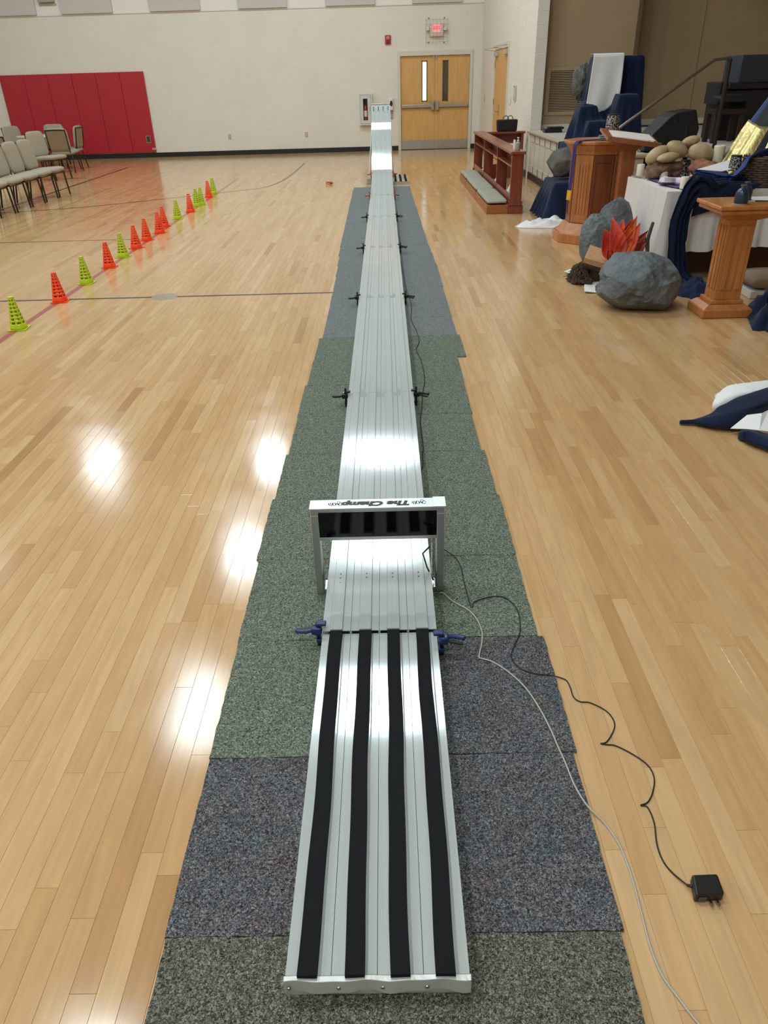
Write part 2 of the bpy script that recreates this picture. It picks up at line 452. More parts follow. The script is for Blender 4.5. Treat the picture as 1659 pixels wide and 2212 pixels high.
# right wall (between far corner and stage)
RDY0, RDY1, RDZ = 17.75, 19.75, 2.30
mb = MB()
for y0, y1, z0, z1 in ((YJ, RDY0, 0, ZC), (RDY1, FY1, 0, ZC), (RDY0, RDY1, RDZ, ZC)):
    mb.add([(WX(y0),y0,z0),(WX(y0)+0.2,y0,z0),(WX(y1)+0.2,y1,z0),(WX(y1),y1,z0),(WX(y0),y0,z1),(WX(y0)+0.2,y0,z1),(WX(y1)+0.2,y1,z1),(WX(y1),y1,z1)],
           [(0,3,2,1),(4,5,6,7),(0,1,5,4),(1,2,6,5),(2,3,7,6),(3,0,4,7)])
wr = struct(mb.build('wall_right', m_block))
it, top, rest, geo = block_wall('b', 'y', 2.64, YJ+0.003, FY1, [(RDY0, RDY1, 0, RDZ)], 4.6, lambda a, z: False, WX)
for q in top:
    v, f = geo(*q); MB().add(v, f).build('block', m_block, wr)
mb = MB()
for q in rest: v, f = geo(*q); mb.add(v, f)
tag(mb.build('block_field', m_block, wr), kind='stuff')
for k in range(16):     # block ends on the face that closes the wall at the stage
    z0 = STZ+0.0+k*0.2; z0 = 0.8+k*0.2
    x0, x1 = WX(YJ)+0.002, WX(YJ)+0.198
    MB().add([(x0,YJ,z0),(x1,YJ,z0),(x1,YJ,z0+0.2),(x0,YJ,z0+0.2),(x0+0.004,YJ-0.003,z0+0.005),(x1-0.004,YJ-0.003,z0+0.005),(x1-0.004,YJ-0.003,z0+0.195),(x0+0.004,YJ-0.003,z0+0.195)],
             [(4,5,6,7),(0,1,5,4),(1,2,6,5),(2,3,7,6),(3,0,4,7)]).build('block_end', m_block, wr)
# upper far wall, left wall, rear wall, ceiling
struct(MB().box(FX0, 2.8, FY1-0.012, FY1+0.2, ZL, ZC).build('wall_far_upper', m_wallw))
struct(MB().box(FX0-0.2, FX0, FY0, FY1+0.2, 0, ZC).build('wall_left', m_block))
struct(MB().box(FX0, FX1, FY0-0.2, FY0, 0, ZC).build('wall_back', m_block))
struct(MB().box(FX0-0.2, 2.9, FY0-0.2, FY1+0.2, ZC, ZC+0.2).build('ceiling', m_ceil))
# stage recess: low ceiling, header, side and back walls
struct(MB().box(2.68, 2.88, FY0, YJ, 5.2, ZC).build('wall_right_header', m_block))
struct(MB().box(2.88, FX1+0.2, FY0-0.2, 16.0, 5.2, 5.4).build('ceiling_stage', M('stage_ceiling', (170, 164, 156), 0.9)))
struct(MB().box(FX1, FX1+0.2, FY0-0.2, 16.0, 0, 5.2).build('wall_stage_back', m_beige))
ws = struct(MB().box(2.881, 4.46, 15.2, 15.4, STZ, 5.2).build('wall_stage_side', m_beige))
MB().box(4.46, 4.52, 15.17, 15.9, STZ, 5.2).build('corner_shade_strip', M('corner_shade_brown', (104, 84, 64), 0.7), ws)  # dark strip painted in for the shadow line at the wall step
ws2 = struct(MB().box(4.52, FX1, 15.75, 15.95, STZ, 5.2).build('wall_stage_rear', m_beige))
MB().box(5.78, 5.83, 15.735, 15.755, STZ+0.1, 5.2).build('seam_trim', m_beige, ws2, bevel=0.006)
struct(MB().box(2.885, 4.46, 15.185, 15.2, STZ, STZ+0.085).build('baseboard_stage_side', m_frame))
struct(MB().box(4.52, FX1, 15.73, 15.75, STZ, STZ+0.10).build('baseboard_stage_rear', m_frame))
# stage platform with panelled front
sf = struct(MB().box(STX, FX1, STY, 15.95, 0, STZ-0.03).build('floor_stage', m_wains))
MB().box(STX-0.035, FX1, STY-0.035, 15.2, STZ-0.035, STZ).build('stage_deck', m_stagef, sf, bevel=0.012)
MB().box(STX-0.04, STX+0.02, STY-0.04, YJ, STZ-0.045, STZ+0.002).build('nosing', m_lip, sf, bevel=0.015)
MB().box(STX-0.04, FX1, STY-0.042, STY+0.02, STZ-0.045, STZ+0.002).build('nosing', m_lip, sf, bevel=0.015)
y = YJ-0.06
while y > STY+0.4:
    y0 = y-0.42
    MB().box(STX-0.008, STX, y0-0.05, y0, 0.12, STZ-0.05).build('stile', m_wains, sf, bevel=0.003)
    y = y0-0.05
MB().box(STX-0.008, STX, STY, YJ-0.05, 0.62, 0.74).build('panel_rail', m_wains, sf, bevel=0.003)
MB().box(STX-0.008, STX, STY, YJ-0.05, 0.12, 0.24).build('panel_rail', m_wains, sf, bevel=0.003)
x = STX
while x < 7.0:
    MB().box(x, x+0.06, STY-0.008, STY, 0.12, STZ-0.05).build('stile', m_wains, sf, bevel=0.003); x += 0.48
MB().box(STX, FX1, STY-0.008, STY, 0.62, 0.74).build('panel_rail', m_wains, sf, bevel=0.003)
MB().box(STX, FX1, STY-0.008, STY, 0.12, 0.24).build('panel_rail', m_wains, sf, bevel=0.003)
struct(MB().box(STX-0.02, STX-0.004, STY-0.02, YJ-0.05, 0, 0.11).box(STX-0.02, FX1, STY-0.02, STY-0.004, 0, 0.11).build('baseboard_stage', m_black, bevel=0.004))
# baseboards
struct(MB().box(FX0, DX0-0.005, FY1-0.016, FY1-0.004, 0, 0.115).box(DX1+0.005, 2.59, FY1-0.016, FY1-0.004, 0, 0.115).build('baseboard_far', m_black, bevel=0.004))
mb = MB()
for y0, y1 in ((YJ+0.1, RDY0-0.01), (RDY1+0.01, FY1-0.02)):
    mb.add([(WX(y0)-0.016,y0,0),(WX(y0)-0.004,y0,0),(WX(y1)-0.004,y1,0),(WX(y1)-0.016,y1,0),(WX(y0)-0.016,y0,0.115),(WX(y0)-0.004,y0,0.115),(WX(y1)-0.004,y1,0.115),(WX(y1)-0.016,y1,0.115)],
           [(0,3,2,1),(4,5,6,7),(0,1,5,4),(1,2,6,5),(2,3,7,6),(3,0,4,7)])
struct(mb.build('baseboard_right', m_black))
# ledge trim along the change of wall
struct(MB().box(FX0, 2.6, FY1-0.02, FY1, ZL-0.012, ZL+0.012).build('trim_1', m_block))
# acoustic panels
for k, (a, b_) in enumerate(((-10.2, -8.72), (-8.09, -6.79), (-5.84, -4.57), (-3.61, -2.37), (-1.40, -0.15), (0.78, 2.04))):
    nm = ('sixth', 'fifth', 'fourth', 'third', 'second', 'first')[k]
    tag(MB().box(a, b_, FY1-0.07, FY1-0.013, ZL+0.015, ZL+2.4).build('acoustic_panel', m_acou, bevel=0.008),
        f'grey fabric acoustic panel on upper far wall, {nm} from the right corner', 'acoustic panel', 'acoustic panels on the far wall')

# ------------------------------------------------------------------ ceiling lamps (two long diffusers each)
m_em = bpy.data.materials.new('lamp_diffuser'); m_em.use_nodes = True
_b = m_em.node_tree.nodes['Principled BSDF']; _b.inputs['Base Color'].default_value = (0.8, 0.8, 0.8, 1)
_b.inputs['Emission Color'].default_value = LAMP_C+(1,); _b.inputs['Emission Strength'].default_value = LAMP_L
m_em.cycles.emission_sampling = 'FRONT'
lamp_proto = None
ZLMP = 7.0
names_r = {-0.3: 'row above the track', -3.2: 'row above the red court line', -9.4: 'row nearest the left wall'}
for lx in (-0.3, -3.2, -9.4):
    for j, ly in enumerate((17.3, 12.9, 8.4, 3.1, -1.5)):
        lab = f'{("first","second","third","fourth","fifth")[j]} white ceiling lamp from the far wall in the {names_r[lx]}'
        if lamp_proto is None:
            t = thing('ceiling_lamp', lab, 'lamp', (lx, ly, ZLMP), 0, 'gym ceiling lamps')
            MB().box(-0.34, 0.34, -0.70, 0.70, 0.0, 0.07).build('housing', m_white, t, bevel=0.01)
            for s in (-1, 1):
                MB().add([(-0.30, s*0.36-0.28, -0.012), (-0.30, s*0.36+0.28, -0.012), (0.30, s*0.36+0.28, -0.012), (0.30, s*0.36-0.28, -0.012)], [(0, 1, 2, 3)]).build('diffuser', m_em, t)
                MB().tube([(0, s*0.5, 0.07), (0, s*0.5, ZC-ZLMP)], 0.008, 6).build('suspension_rod', m_steel, t)
            lamp_proto = t
        else: dup(lamp_proto, (lx if (lx > -9 or j) else -7.7, ly, ZLMP), 0, lab)

# ------------------------------------------------------------------ far double door
def empty(name, loc=(0,0,0), rz=0.0, parent=None):
    o = bpy.data.objects.new(name, None); COL.objects.link(o); o.location = loc; o.rotation_euler = (0,0,rz); o.empty_display_size = 0.1
    if parent: o.parent = parent
    return o
def text_obj(name, txt, size, mat, parent, T, extrude=0.0005, offset=0.0, shear=0.0, sx=1.0):
    cu = bpy.data.curves.new(name, 'FONT'); cu.body = txt; cu.size = size; cu.extrude = extrude; cu.offset = offset; cu.shear = shear
    cu.align_x = 'CENTER'; cu.align_y = 'CENTER'; cu.resolution_u = 4
    o = bpy.data.objects.new(name, cu); COL.objects.link(o)
    dg = bpy.context.evaluated_depsgraph_get(); me = bpy.data.meshes.new_from_object(o.evaluated_get(dg))
    bpy.data.objects.remove(o); bpy.data.curves.remove(cu)
    me.transform(Matrix.Scale(sx, 4, (1,0,0))); me.transform(T); me.materials.clear(); me.materials.append(mat); me.name = name
    o = bpy.data.objects.new(name, me); COL.objects.link(o); o.parent = parent
    return o
m_lite = M('lit_corridor_glass', (225, 228, 222), 0.15, emit=(236, 240, 232), estr=0.85)
m_dglass = M('dark_door_glass', (92, 80, 62), 0.08, spec=0.8)
def door_pair(name, T, w0, w1, ztop, lite, bars):
    """pair of doors in the local plane y=0 facing -y, opening w0..w1"""
    d = struct(empty(name))
    MB().box(w0, w0+0.075, -0.03, 0.14, 0, ztop, T).box(w1-0.075, w1, -0.03, 0.14, 0, ztop, T).box(w0+0.075, w1-0.075, -0.03, 0.14, ztop-0.11, ztop, T).build('door_frame', m_frame, d, bevel=0.004)
    mid = (w0+w1)/2; a0, a1 = w0+0.079, w1-0.079; zt = ztop-0.114
    for s, (l0, l1) in ((-1, (a0, mid-0.002)), (1, (mid+0.002, a1))):
        mb = MB()
        if lite:
            g0, g1 = (mid-0.35, mid-0.20) if s < 0 else (mid+0.20, mid+0.35); h0, h1 = 1.15, 2.08
            mb.box(l0, g0, 0.03, 0.075, 0.012, zt, T).box(g1, l1, 0.03, 0.075, 0.012, zt, T).box(g0, g1, 0.03, 0.075, 0.012, h0, T).box(g0, g1, 0.03, 0.075, h1, zt, T)
        else: mb.box(l0, l1, -0.012, 0.04, 0.012, zt, T)
        leaf = mb.build('door_leaf', m_maple, d)
        if lite:
            MB().box(g0, g0+0.022, 0.02, 0.08, h0, h1, T).box(g1-0.022, g1, 0.02, 0.08, h0, h1, T).box(g0, g1, 0.02, 0.08, h0, h0+0.022, T).box(g0, g1, 0.02, 0.08, h1-0.022, h1, T).build('window_frame', M('bronze_frame', (86, 78, 66), 0.4), leaf)
            MB().box(g0+0.022, g1-0.022, 0.048, 0.056, h0+0.022, h1-0.022, T).build('window_pane', m_lite if s < 0 else m_dglass, leaf)
        if bars:
            b0, b1 = (l0+0.02, l1-0.06) if s < 0 else (l0+0.06, l1-0.02)
            MB().box(b0, b1, -0.035, 0.03, 1.01, 1.085, T).build('push_bar', m_steel, leaf, bevel=0.008)
            e0 = l1-0.10 if s < 0 else l0+0.02
            MB().box(e0, e0+0.08, -0.055, 0.03, 0.94, 1.16, T).build('latch_case', m_steel, leaf, bevel=0.012)
            MB().box(l0+0.012, l1-0.012, 0.026, 0.031, 0.02, 0.232, T).build('kick_plate', m_steel2, leaf)
            MB().box((l1-0.05) if s < 0 else l0+0.01, (l1-0.01) if s < 0 else l0+0.05, 0.02, 0.03, zt-0.10, zt, T).build('flush_bolt', m_steel, leaf)
        else:
            c0 = (l0+0.05) if s < 0 else (l1-0.40)
            MB().box(c0, c0+0.35, -0.07, -0.013, zt-0.12, zt-0.035, T).build('closer_body', M('closer_grey', (186, 180, 168), 0.4), leaf, bevel=0.006)
            ax = c0+0.17; p = [T @ Vector((ax, -0.02, zt-0.03)), T @ Vector((ax-0.08, -0.30, zt+0.02)), T @ Vector((ax+0.1, -0.02, zt+0.05))]
            MB().tube(p, 0.009, 6).build('closer_arm', m_steel, leaf)
            hx = l0 if s < 0 else l1
            for hz in (0.3, 1.1, 1.85): MB().box(hx-0.012, hx+0.012, -0.03, -0.010, hz, hz+0.13, T).build('hinge', m_steel, leaf)
            if s < 0:
                MB().box(l1-0.12, l1-0.06, -0.022, -0.012, 0.92, 1.13, T).build('escutcheon', m_steel, leaf, bevel=0.004)
                MB().tube([T @ Vector((l1-0.09, -0.02, 0.98)), T @ Vector((l1-0.09, -0.07, 0.98)), T @ Vector((l1-0.21, -0.075, 0.98))], 0.011, 8).build('lever_handle', m_chrome, leaf, smooth=True)
    return d
TF = Matrix.Translation((0, FY1, 0))
door_pair('door_1', TF, DX0, DX1, DZ, True, True)
struct(MB().box(DX0+0.02, DX1-0.02, FY1+0.13, FY1+0.2, 0, DZ).build('wall_corridor', m_wallw))
TR = Matrix.Translation((WX(18.75), 18.75, 0)) @ Matrix.Rotation(-PI/2+math.atan(0.08/7.2), 4, 'Z') @ Matrix.Translation((0, 0, 0))
door_pair('door_2', TR, -1.0, 1.0, RDZ, False, False)
struct(MB().box(WX(18.7)+0.13, WX(18.7)+0.2, RDY0+0.01, RDY1-0.01, 0, RDZ).build('wall_side_corridor', m_wallw))

# ------------------------------------------------------------------ red wall mat with six pads
t = thing('wall_mat', 'red padded gym wall mat of six tall pads on far wall', 'wall mat', (-8.2, FY1, 0))
xb = [-10.08, -9.45, -8.82, -8.18, -7.55, -6.91, -6.275]
for a, b_ in zip(xb[:-1], xb[1:]):
    MB().box(a+8.2+0.002, b_+8.2-0.002, -0.055, -0.006, 0.13, 2.03).build('pad', m_red, t, bevel=0.012, seg=3)
t2 = MB().box(-6.49+8.2, -6.37+8.2, -0.062, -0.05, 0.36, 0.54).build('outlet_cutout', M('grey_plate', (150, 132, 122), 0.5), t)
MB().box(-6.47+8.2, -6.39+8.2, -0.066, -0.06, 0.38, 0.52).build('outlet', M('dark_outlet', (60, 48, 46), 0.5), t2)
t3 = MB().box(-6.36+8.2, -6.28+8.2, -0.060, -0.052, 0.19, 0.235).build('maker_tag', m_white, t)
MB().box(-6.34+8.2, -6.30+8.2, -0.062, -0.059, 0.20, 0.225).build('printed_mark', m_dark, t3)

# ------------------------------------------------------------------ exit sign with emergency heads and wire guard
t = thing('exit_sign', 'red lit exit sign with two lamp heads in wire guard', 'exit sign', (1.40, FY1, 0))
MB().box(-0.17, 0.17, -0.09, -0.005, 2.60, 2.88).build('sign_body', M('sign_white', (226, 206, 196), 0.5), t, bevel=0.006)
fp = MB().box(-0.105, 0.105, -0.094, -0.088, 2.685, 2.87).build('sign_face', M('sign_pink', (236, 170, 172), 0.5, emit=(250, 150, 155), estr=0.45), t)
text_obj('exit_lettering', 'EXIT', 0.105, M('exit_red', (240, 70, 80), 0.5, emit=(250, 70, 85), estr=0.7), fp, Matrix.Translation((0, -0.0965, 2.775)) @ Matrix.Rotation(PI/2, 4, 'X'), sx=0.78, offset=0.003)
for s in (-1, 1):
    h = MB().lathe([(0.012, -0.02), (0.06, -0.015), (0.056, 0.02), (0.036, 0.045), (0.01, 0.055)], 16, (s*0.225, -0.07, 2.745)).build('lamp_head', M('lamp_head_white', (236, 230, 218), 0.35), t, smooth=True)
    MB().box(s*0.225-0.05, s*0.225+0.03, -0.05, -0.006, 2.74, 2.80).build('head_bracket', m_frame, h)
m_wire = M('guard_wire', (170, 156, 138), 0.4, 0.5)
for k in range(7):
    x = -0.27+k*0.09; MB().tube([(x, -0.006, 2.45), (x, -0.14, 2.48), (x, -0.14, 2.95), (x, -0.006, 2.98)], 0.0028, 5).build('guard_wire', m_wire, t)
for k in range(6):
    z = 2.48+k*0.094; MB().tube([(-0.28, -0.006, z), (-0.28, -0.14, z), (0.28, -0.14, z), (0.28, -0.006, z)], 0.0028, 5).build('guard_wire', m_wire, t)
for x in (-0.2, 0.2):
    for z in (2.47, 2.99): MB().lathe([(0.014, -0.006), (0.014, 0.006)], 10, (0, 0, 0), T=Matrix.Translation((x, -0.012, z)) @ Matrix.Rotation(PI/2, 4, 'X')).build('guard_clip', M('clip_dark', (80, 70, 58), 0.5), t)

# fire alarm
t = thing('fire_alarm', 'red fire alarm strobe on far wall beside the exit sign', 'fire alarm', (0.155, FY1, 0))
MB().box(-0.075, 0.075, -0.05, -0.004, 2.46, 2.66).build('alarm_body', M('alarm_red', (176, 40, 34), 0.4), t, bevel=0.012)
MB().box(-0.045, 0.045, -0.075, -0.048, 2.56, 2.63).build('strobe_lens', M('strobe', (210, 120, 112), 0.2), t, bevel=0.012)
MB().lathe([(0.04, 0), (0.035, 0.012), (0.01, 0.014)], 16, T=Matrix.Translation((0, -0.048, 2.51)) @ Matrix.Rotation(PI/2, 4, 'X')).build('horn_grille', M('alarm_dark', (120, 30, 26), 0.5), t)
# extinguisher cabinet and extinguisher
t = thing('extinguisher_cabinet', 'white fire extinguisher cabinet with narrow glass slot on far wall', 'cabinet', (-0.475, FY1, 0))
m_cab = M('cabinet_white', (218, 218, 214), 0.4)
MB().box(-0.175, -0.145, -0.125, -0.004, 0.64, 1.38).box(0.145, 0.175, -0.125, -0.004, 0.64, 1.38).box(-0.145, 0.145, -0.125, -0.004, 0.64, 0.67).box(-0.145, 0.145, -0.125, -0.004, 1.35, 1.38).build('cabinet_box', m_cab, t)
MB().box(-0.145, 0.145, -0.012, -0.004, 0.67, 1.35).build('cabinet_back', M('cab_dark', (96, 92, 88), 0.6), t)
dr = MB().box(-0.14, -0.065, -0.134, -0.120, 0.675, 1.345).box(0.055, 0.14, -0.134, -0.120, 0.675, 1.345).box(-0.065, 0.055, -0.134, -0.120, 0.675, 0.755).box(-0.065, 0.055, -0.134, -0.120, 1.26, 1.345).build('cabinet_door', M('cabinet_white2', (206, 208, 205), 0.4), t)
MB().tube([(0.115, -0.134, 1.06), (0.115, -0.152, 1.05), (0.115, -0.152, 0.98), (0.115, -0.134, 0.97)], 0.005, 6).build('pull_handle', m_steel, dr)
t = thing('fire_extinguisher', 'red fire extinguisher seen through the slot of the wall cabinet', 'fire extinguisher', (-0.478, FY1-0.066, 0.671))
MB().lathe([(0.0, 0), (0.045, 0.0), (0.05, 0.02), (0.05, 0.36), (0.035, 0.42), (0.014, 0.44)], 18).build('cylinder', M('ext_red', (160, 38, 30), 0.35), t, smooth=True)
MB().lathe([(0.0508, 0.17), (0.0508, 0.31)], 18).build('instruction_label', M('ext_label', (214, 206, 200), 0.5), t, smooth=True)
MB().tube([(0, 0, 0.44), (0.0, 0, 0.50), (-0.05, -0.01, 0.53)], 0.01, 8).build('valve_handle', m_dark, t)
MB().tube(smooth_path([(0.01, 0.0, 0.47), (0.05, -0.01, 0.45), (0.062, 0, 0.30), (0.06, 0, 0.12)], 4), 0.008, 8).build('hose', m_dark, t)
# hand sanitizer dispenser
t = thing('sanitizer_dispenser', 'white wall sanitizer dispenser with black oval above drip tray', 'dispenser', (0.20, FY1, 0))
MB().box(-0.075, 0.055, -0.11, -0.004, 0.97, 1.26).build('dispenser_body', m_white, t, bevel=0.02, seg=3)
MB().lathe([(0.034, 0), (0.034, 0.004)], 20, sy=2.0, T=Matrix.Translation((0.01, -0.11, 1.13)) @ Matrix.Rotation(PI/2, 4, 'X')).build('level_window', m_blk, t)
MB().box(-0.06, 0.05, -0.03, -0.004, 0.78, 0.965).build('drip_panel', M('tray_grey', (168, 160, 148), 0.5), t)
# two wall outlets on far wall
for x, lab in ((-4.215, 'beige wall outlet on far wall nearer the red mat'), (-2.115, 'beige wall outlet on far wall nearer the extinguisher cabinet')):
    t = thing('wall_outlet', lab, 'outlet', (x, FY1, 0.45), 0, 'outlets on the far wall')
    MB().box(-0.037, 0.037, -0.011, -0.003, -0.058, 0.058).build('cover_plate', M('plate_beige', (176, 160, 142) if x < -3 else (206, 194, 176), 0.5), t, bevel=0.003)
    for z in (-0.022, 0.022): MB().box(-0.016, 0.016, -0.0135, -0.010, z-0.014, z+0.014).build('receptacle', M('recept', (222, 214, 200), 0.5), t, bevel=0.002)
# small fixtures on right wall
def on_right(y, z0, z1, w_, d, name, mat, bevel=0.004):
    x = WX(y)-0.003
    return MB().box(x-d, x, y-w_/2, y+w_/2, z0, z1).build(name, mat, bevel=bevel)
tag(on_right(17.35, 1.16, 1.30, 0.14, 0.015, 'light_switch', m_white), 'white light switch plate right of the side doors', 'light switch')
t = thing('wall_intercom', 'grey wall intercom handset mounted between side doors and stage', 'intercom', (WX(16.75), 16.75, 0))
MB().box(-0.035, -0.003, -0.09, 0.09, 1.24, 1.50).build('intercom_body', M('inter', (198, 192, 182), 0.4), t, bevel=0.01)
MB().box(-0.05, -0.034, -0.04, 0.04, 1.27, 1.47).build('handset', M('inter2', (216, 212, 204), 0.4), t, bevel=0.012)
MB().box(-0.04, -0.03, -0.03, 0.03, 1.475, 1.495).build('status_lamp', m_dark, t)
tag(on_right(21.4, 1.12, 1.28, 0.08, 0.012, 'key_switch', M('plate_beige2', (190, 178, 160), 0.5)), 'small key switch plate left of the side doors', 'switch')
# emergency flood light high up on the far wall
t = thing('emergency_light', 'grey emergency light fitting between acoustic panels at top left', 'emergency light', (-8.4, FY1-0.012, 0))
MB().box(-0.2, 0.2, -0.12, -0.002, 3.56, 3.80).build('light_housing', M('fix_grey', (172, 164, 152), 0.5), t, bevel=0.01)
MB().box(-0.22, 0.22, -0.02, -0.002, 3.50, 3.54).build('mount_bar', M('fix_grey2', (190, 182, 170), 0.5), t)
# vent grille on stage side wall
t = thing('vent_grille', 'tan louvred return air grille on the stage side wall', 'vent', (3.36, 15.2, 0))
MB().box(-0.41, -0.34, -0.02, -0.002, 1.02, 1.78).box(0.34, 0.42, -0.02, -0.002, 1.02, 1.78).box(-0.34, 0.34, -0.02, -0.002, 1.02, 1.08).box(-0.34, 0.34, -0.02, -0.002, 1.72, 1.78).build('grille_frame', m_beige, t, bevel=0.004)
MB().box(-0.34, 0.34, -0.004, -0.002, 1.08, 1.72).build('grille_back', M('vent_dark', (70, 56, 44), 0.8), t)
for k in range(24):
    z = 1.088+k*0.0265
    MB().add([(-0.34,-0.019,z),(0.34,-0.019,z),(0.34,-0.005,z+0.014),(-0.34,-0.005,z+0.014)], [(0,1,2,3)]).build('louvre', m_beige, t, solid=0.002)

# ------------------------------------------------------------------ carpet tile runner
m_cg = carpet_material('carpet_grey_green', (46, 52, 46), (104, 112, 100), (166, 170, 152))
m_co = carpet_material('carpet_olive_grey', (40, 40, 36), (92, 92, 82), (160, 156, 138))
m_cb = carpet_material('carpet_blue_multi', (36, 37, 42), (88, 88, 92), (156, 153, 150), [((1.0, 0.74, 0.66, 1), 9.0, 0.45, 0.68, 0.8), ((0.68, 0.86, 1.0, 1), 8.0, 0.45, 0.66, 0.7)])
m_cs = carpet_material('carpet_slate', (70, 73, 75), (119, 122, 123), (162, 165, 164))
run = thing('carpet_runner', 'runner of loose grey carpet tiles laid two wide under the track', 'carpet', (0, 0, 0))
LE = [(-0.2,-0.525),(0.73,-0.523),(0.896,-0.531),(1.39,-0.532),(1.885,-0.535),(2.87,-0.545),(3.32,-0.521),(3.79,-0.534),(4.42,-0.516),(5.26,-0.514),(5.27,-0.492),(6.7,-0.494),(9.0,-0.535),(13.3,-0.565),(14.2,-0.561)]
RE = [(-0.2,0.48),(0.72,0.478),(0.89,0.476),(1.37,0.495),(1.876,0.512),(1.88,0.483),(2.85,0.489),(3.32,0.46),(4.77,0.465),(4.78,0.52),(5.26,0.528),(5.27,0.507),(7.6,0.51),(9.15,0.475),(14.1,0.439),(14.2,0.439)]
def ip(tab, y):
    for (a, b_), (c, d_) in zip(tab[:-1], tab[1:]):
        if a <= y <= c: return b_+(d_-b_)*(y-a)/max(c-a, 1e-6)
    return tab[-1][1]
rows = [-0.1, 0.395, 0.896, 1.391, 1.885, 2.375, 2.862, 3.32, 3.80, 4.295, 4.78, 5.27]+[5.27+0.4955*(k+1) for k in range(18)]
def tile(x0, x1, y0, y1, mat, z):
    n = 18; ring = []
    def jit(): return random.uniform(-0.0018, 0.0018)
    for k in range(n): ring.append((x0+(x1-x0)*k/n, y0+jit()))
    for k in range(n): ring.append((x1+jit(), y0+(y1-y0)*k/n))
    for k in range(n): ring.append((x1-(x1-x0)*k/n, y1+jit()))
    for k in range(n): ring.append((x0+jit(), y1-(y1-y0)*k/n))
    MB().prism(ring, z, z+0.0065).build('carpet_tile', mat, run)
for k in range(len(rows)-1):
    y0, y1 = rows[k], rows[k+1]; ym = (y0+y1)/2
    lx, rx = ip(LE, ym)+random.uniform(-.004, .004), ip(RE, ym)+random.uniform(-.004, .004)
    if k < 2: ml = mr_ = m_co
    elif k == 2: ml = mr_ = m_cb
    elif k == 3: ml, mr_ = m_cg, m_cb
    elif y1 < 5.3: ml = mr_ = m_cg
    else: ml = mr_ = m_cs
    g = 0.0008
    mid = (lx+rx)/2
    tile(lx, mid+0.004, y0+g, y1-g, ml, 0.0003+random.uniform(0, 0.0012)); tile(mid-0.004, rx, y0+g+random.uniform(0, .003), y1-g, mr_, 0.0003+random.uniform(0, 0.0012))

# ------------------------------------------------------------------ derby track
TXC, PIT = -0.0525, 0.0945
TX0 = TXC-2*PIT
CT = 0.008                               # top of the carpet
GUIDE0, GUIDE1, GH = 0.0275, 0.067, 0.0055
PROFILE = [(0.0006, -0.016), (0.0006, 0.0), (GUIDE0-0.0018, 0.0), (GUIDE0-0.0016, -0.0016), (GUIDE0-0.0006, -0.0016), (GUIDE0, GH-0.0008), (GUIDE0+0.0008, GH), (GUIDE1-0.0008, GH), (GUIDE1, GH-0.0008), (GUIDE1+0.0006, -0.0016), (GUIDE1+0.0016, -0.0016), (GUIDE1+0.0018, 0.0), (PIT-0.0006, 0.0), (PIT-0.0006, -0.016),
           (PIT-0.003, -0.016), (PIT-0.003, -0.003), (0.0034, -0.003), (0.0034, -0.016)]
def lane_mesh(name, path, xo, flat=False):
    prof = PROFILE if not flat else [(0.0006, -0.016), (0.0006, 0.0), (PIT*0.5-0.02, 0.0), (PIT*0.5+0.02, 0.0), (GUIDE1+0.004, 0.0), (GUIDE1+0.006, -0.0012), (GUIDE1+0.0072, 0.0), (PIT-0.0006, 0.0), (PIT-0.0006, -0.016), (PIT-0.003, -0.016), (PIT-0.003, -0.003), (0.0034, -0.003), (0.0034, -0.016)]
    n = len(prof); vs, fs, uv = [], [], []
    for i, (y, z) in enumerate(path):
        a = path[max(i-1, 0)]; b_ = path[min(i+1, len(path)-1)]; t = Vector((b_[0]-a[0], b_[1]-a[1])).normalized(); nn = Vector((-t.y, t.x))
        for px, pz in prof:
            vs.append((xo+px, y+nn.x*pz, z+nn.y*pz)); uv.append((px*4, y*0.5+z*0.5))
    for i in range(len(path)-1):
        for k in range(n): fs.append((i*n+k, (i+1)*n+k, (i+1)*n+(k+1) % n, i*n+(k+1) % n))
    fs.append(tuple(range(n))); fs.append(tuple(range(len(path)*n-1, (len(path)-1)*n-1, -1)))
    me = bpy.data.meshes.new(name); me.from_pydata(vs, [], fs); me.update()
    ul = me.uv_layers.new(name='uv')
    for lp in me.loops: ul.data[lp.index].uv = uv[lp.vertex_index]
    me.polygons.foreach_set('use_smooth', [True]*len(me.polygons)); me.set_sharp_from_angle(angle=0.35)
    me.materials.append(m_alu)
    return me
track = thing('derby_track', 'long four lane aluminium race track on carpet with curved start ramp', 'race track', (0, 0, 0))
ZT = 0.080
ramp1 = [(12.545, ZT), (13.1, ZT), (13.4, 0.084), (13.7, 0.094), (14.0, 0.11), (14.3, 0.135), (14.62, 0.175)]
ramp2 = []
_z = 0.176; _sl = [(0, 0.25), (0.07, 0.60), (0.12, 0.64), (0.18, 0.60), (0.58, 0.595), (0.68, 0.74), (0.76, 0.60), (1.0, 0.57)]
for k in range(37):                       # slope of the ramp, with waves shaped so lamp highlights fall in narrow bands
    f = k/36; ramp2.append((14.625+1.80*f, _z))
    for (p, a_), (q, b_) in zip(_sl[:-1], _sl[1:]):
        if p <= f <= q: _z += (a_+(b_-a_)*(f-p)/(q-p))*1.80/36; break
joints = [1.845, 3.955, 6.165, 8.30, 10.40, 12.54]
secs = [[(a+0.001, ZT), ((a+b_)/2, ZT), (b_-0.001, ZT)] for a, b_ in zip(joints[:-1], joints[1:])]+[ramp1, ramp2]
for s, path in enumerate(secs):
    e = empty('track_section', (0, 0, 0), 0, track)
    for l in range(4):
        o = bpy.data.objects.new('lane', lane_mesh('lane', path, TX0+l*PIT)); COL.objects.link(o); o.parent = e
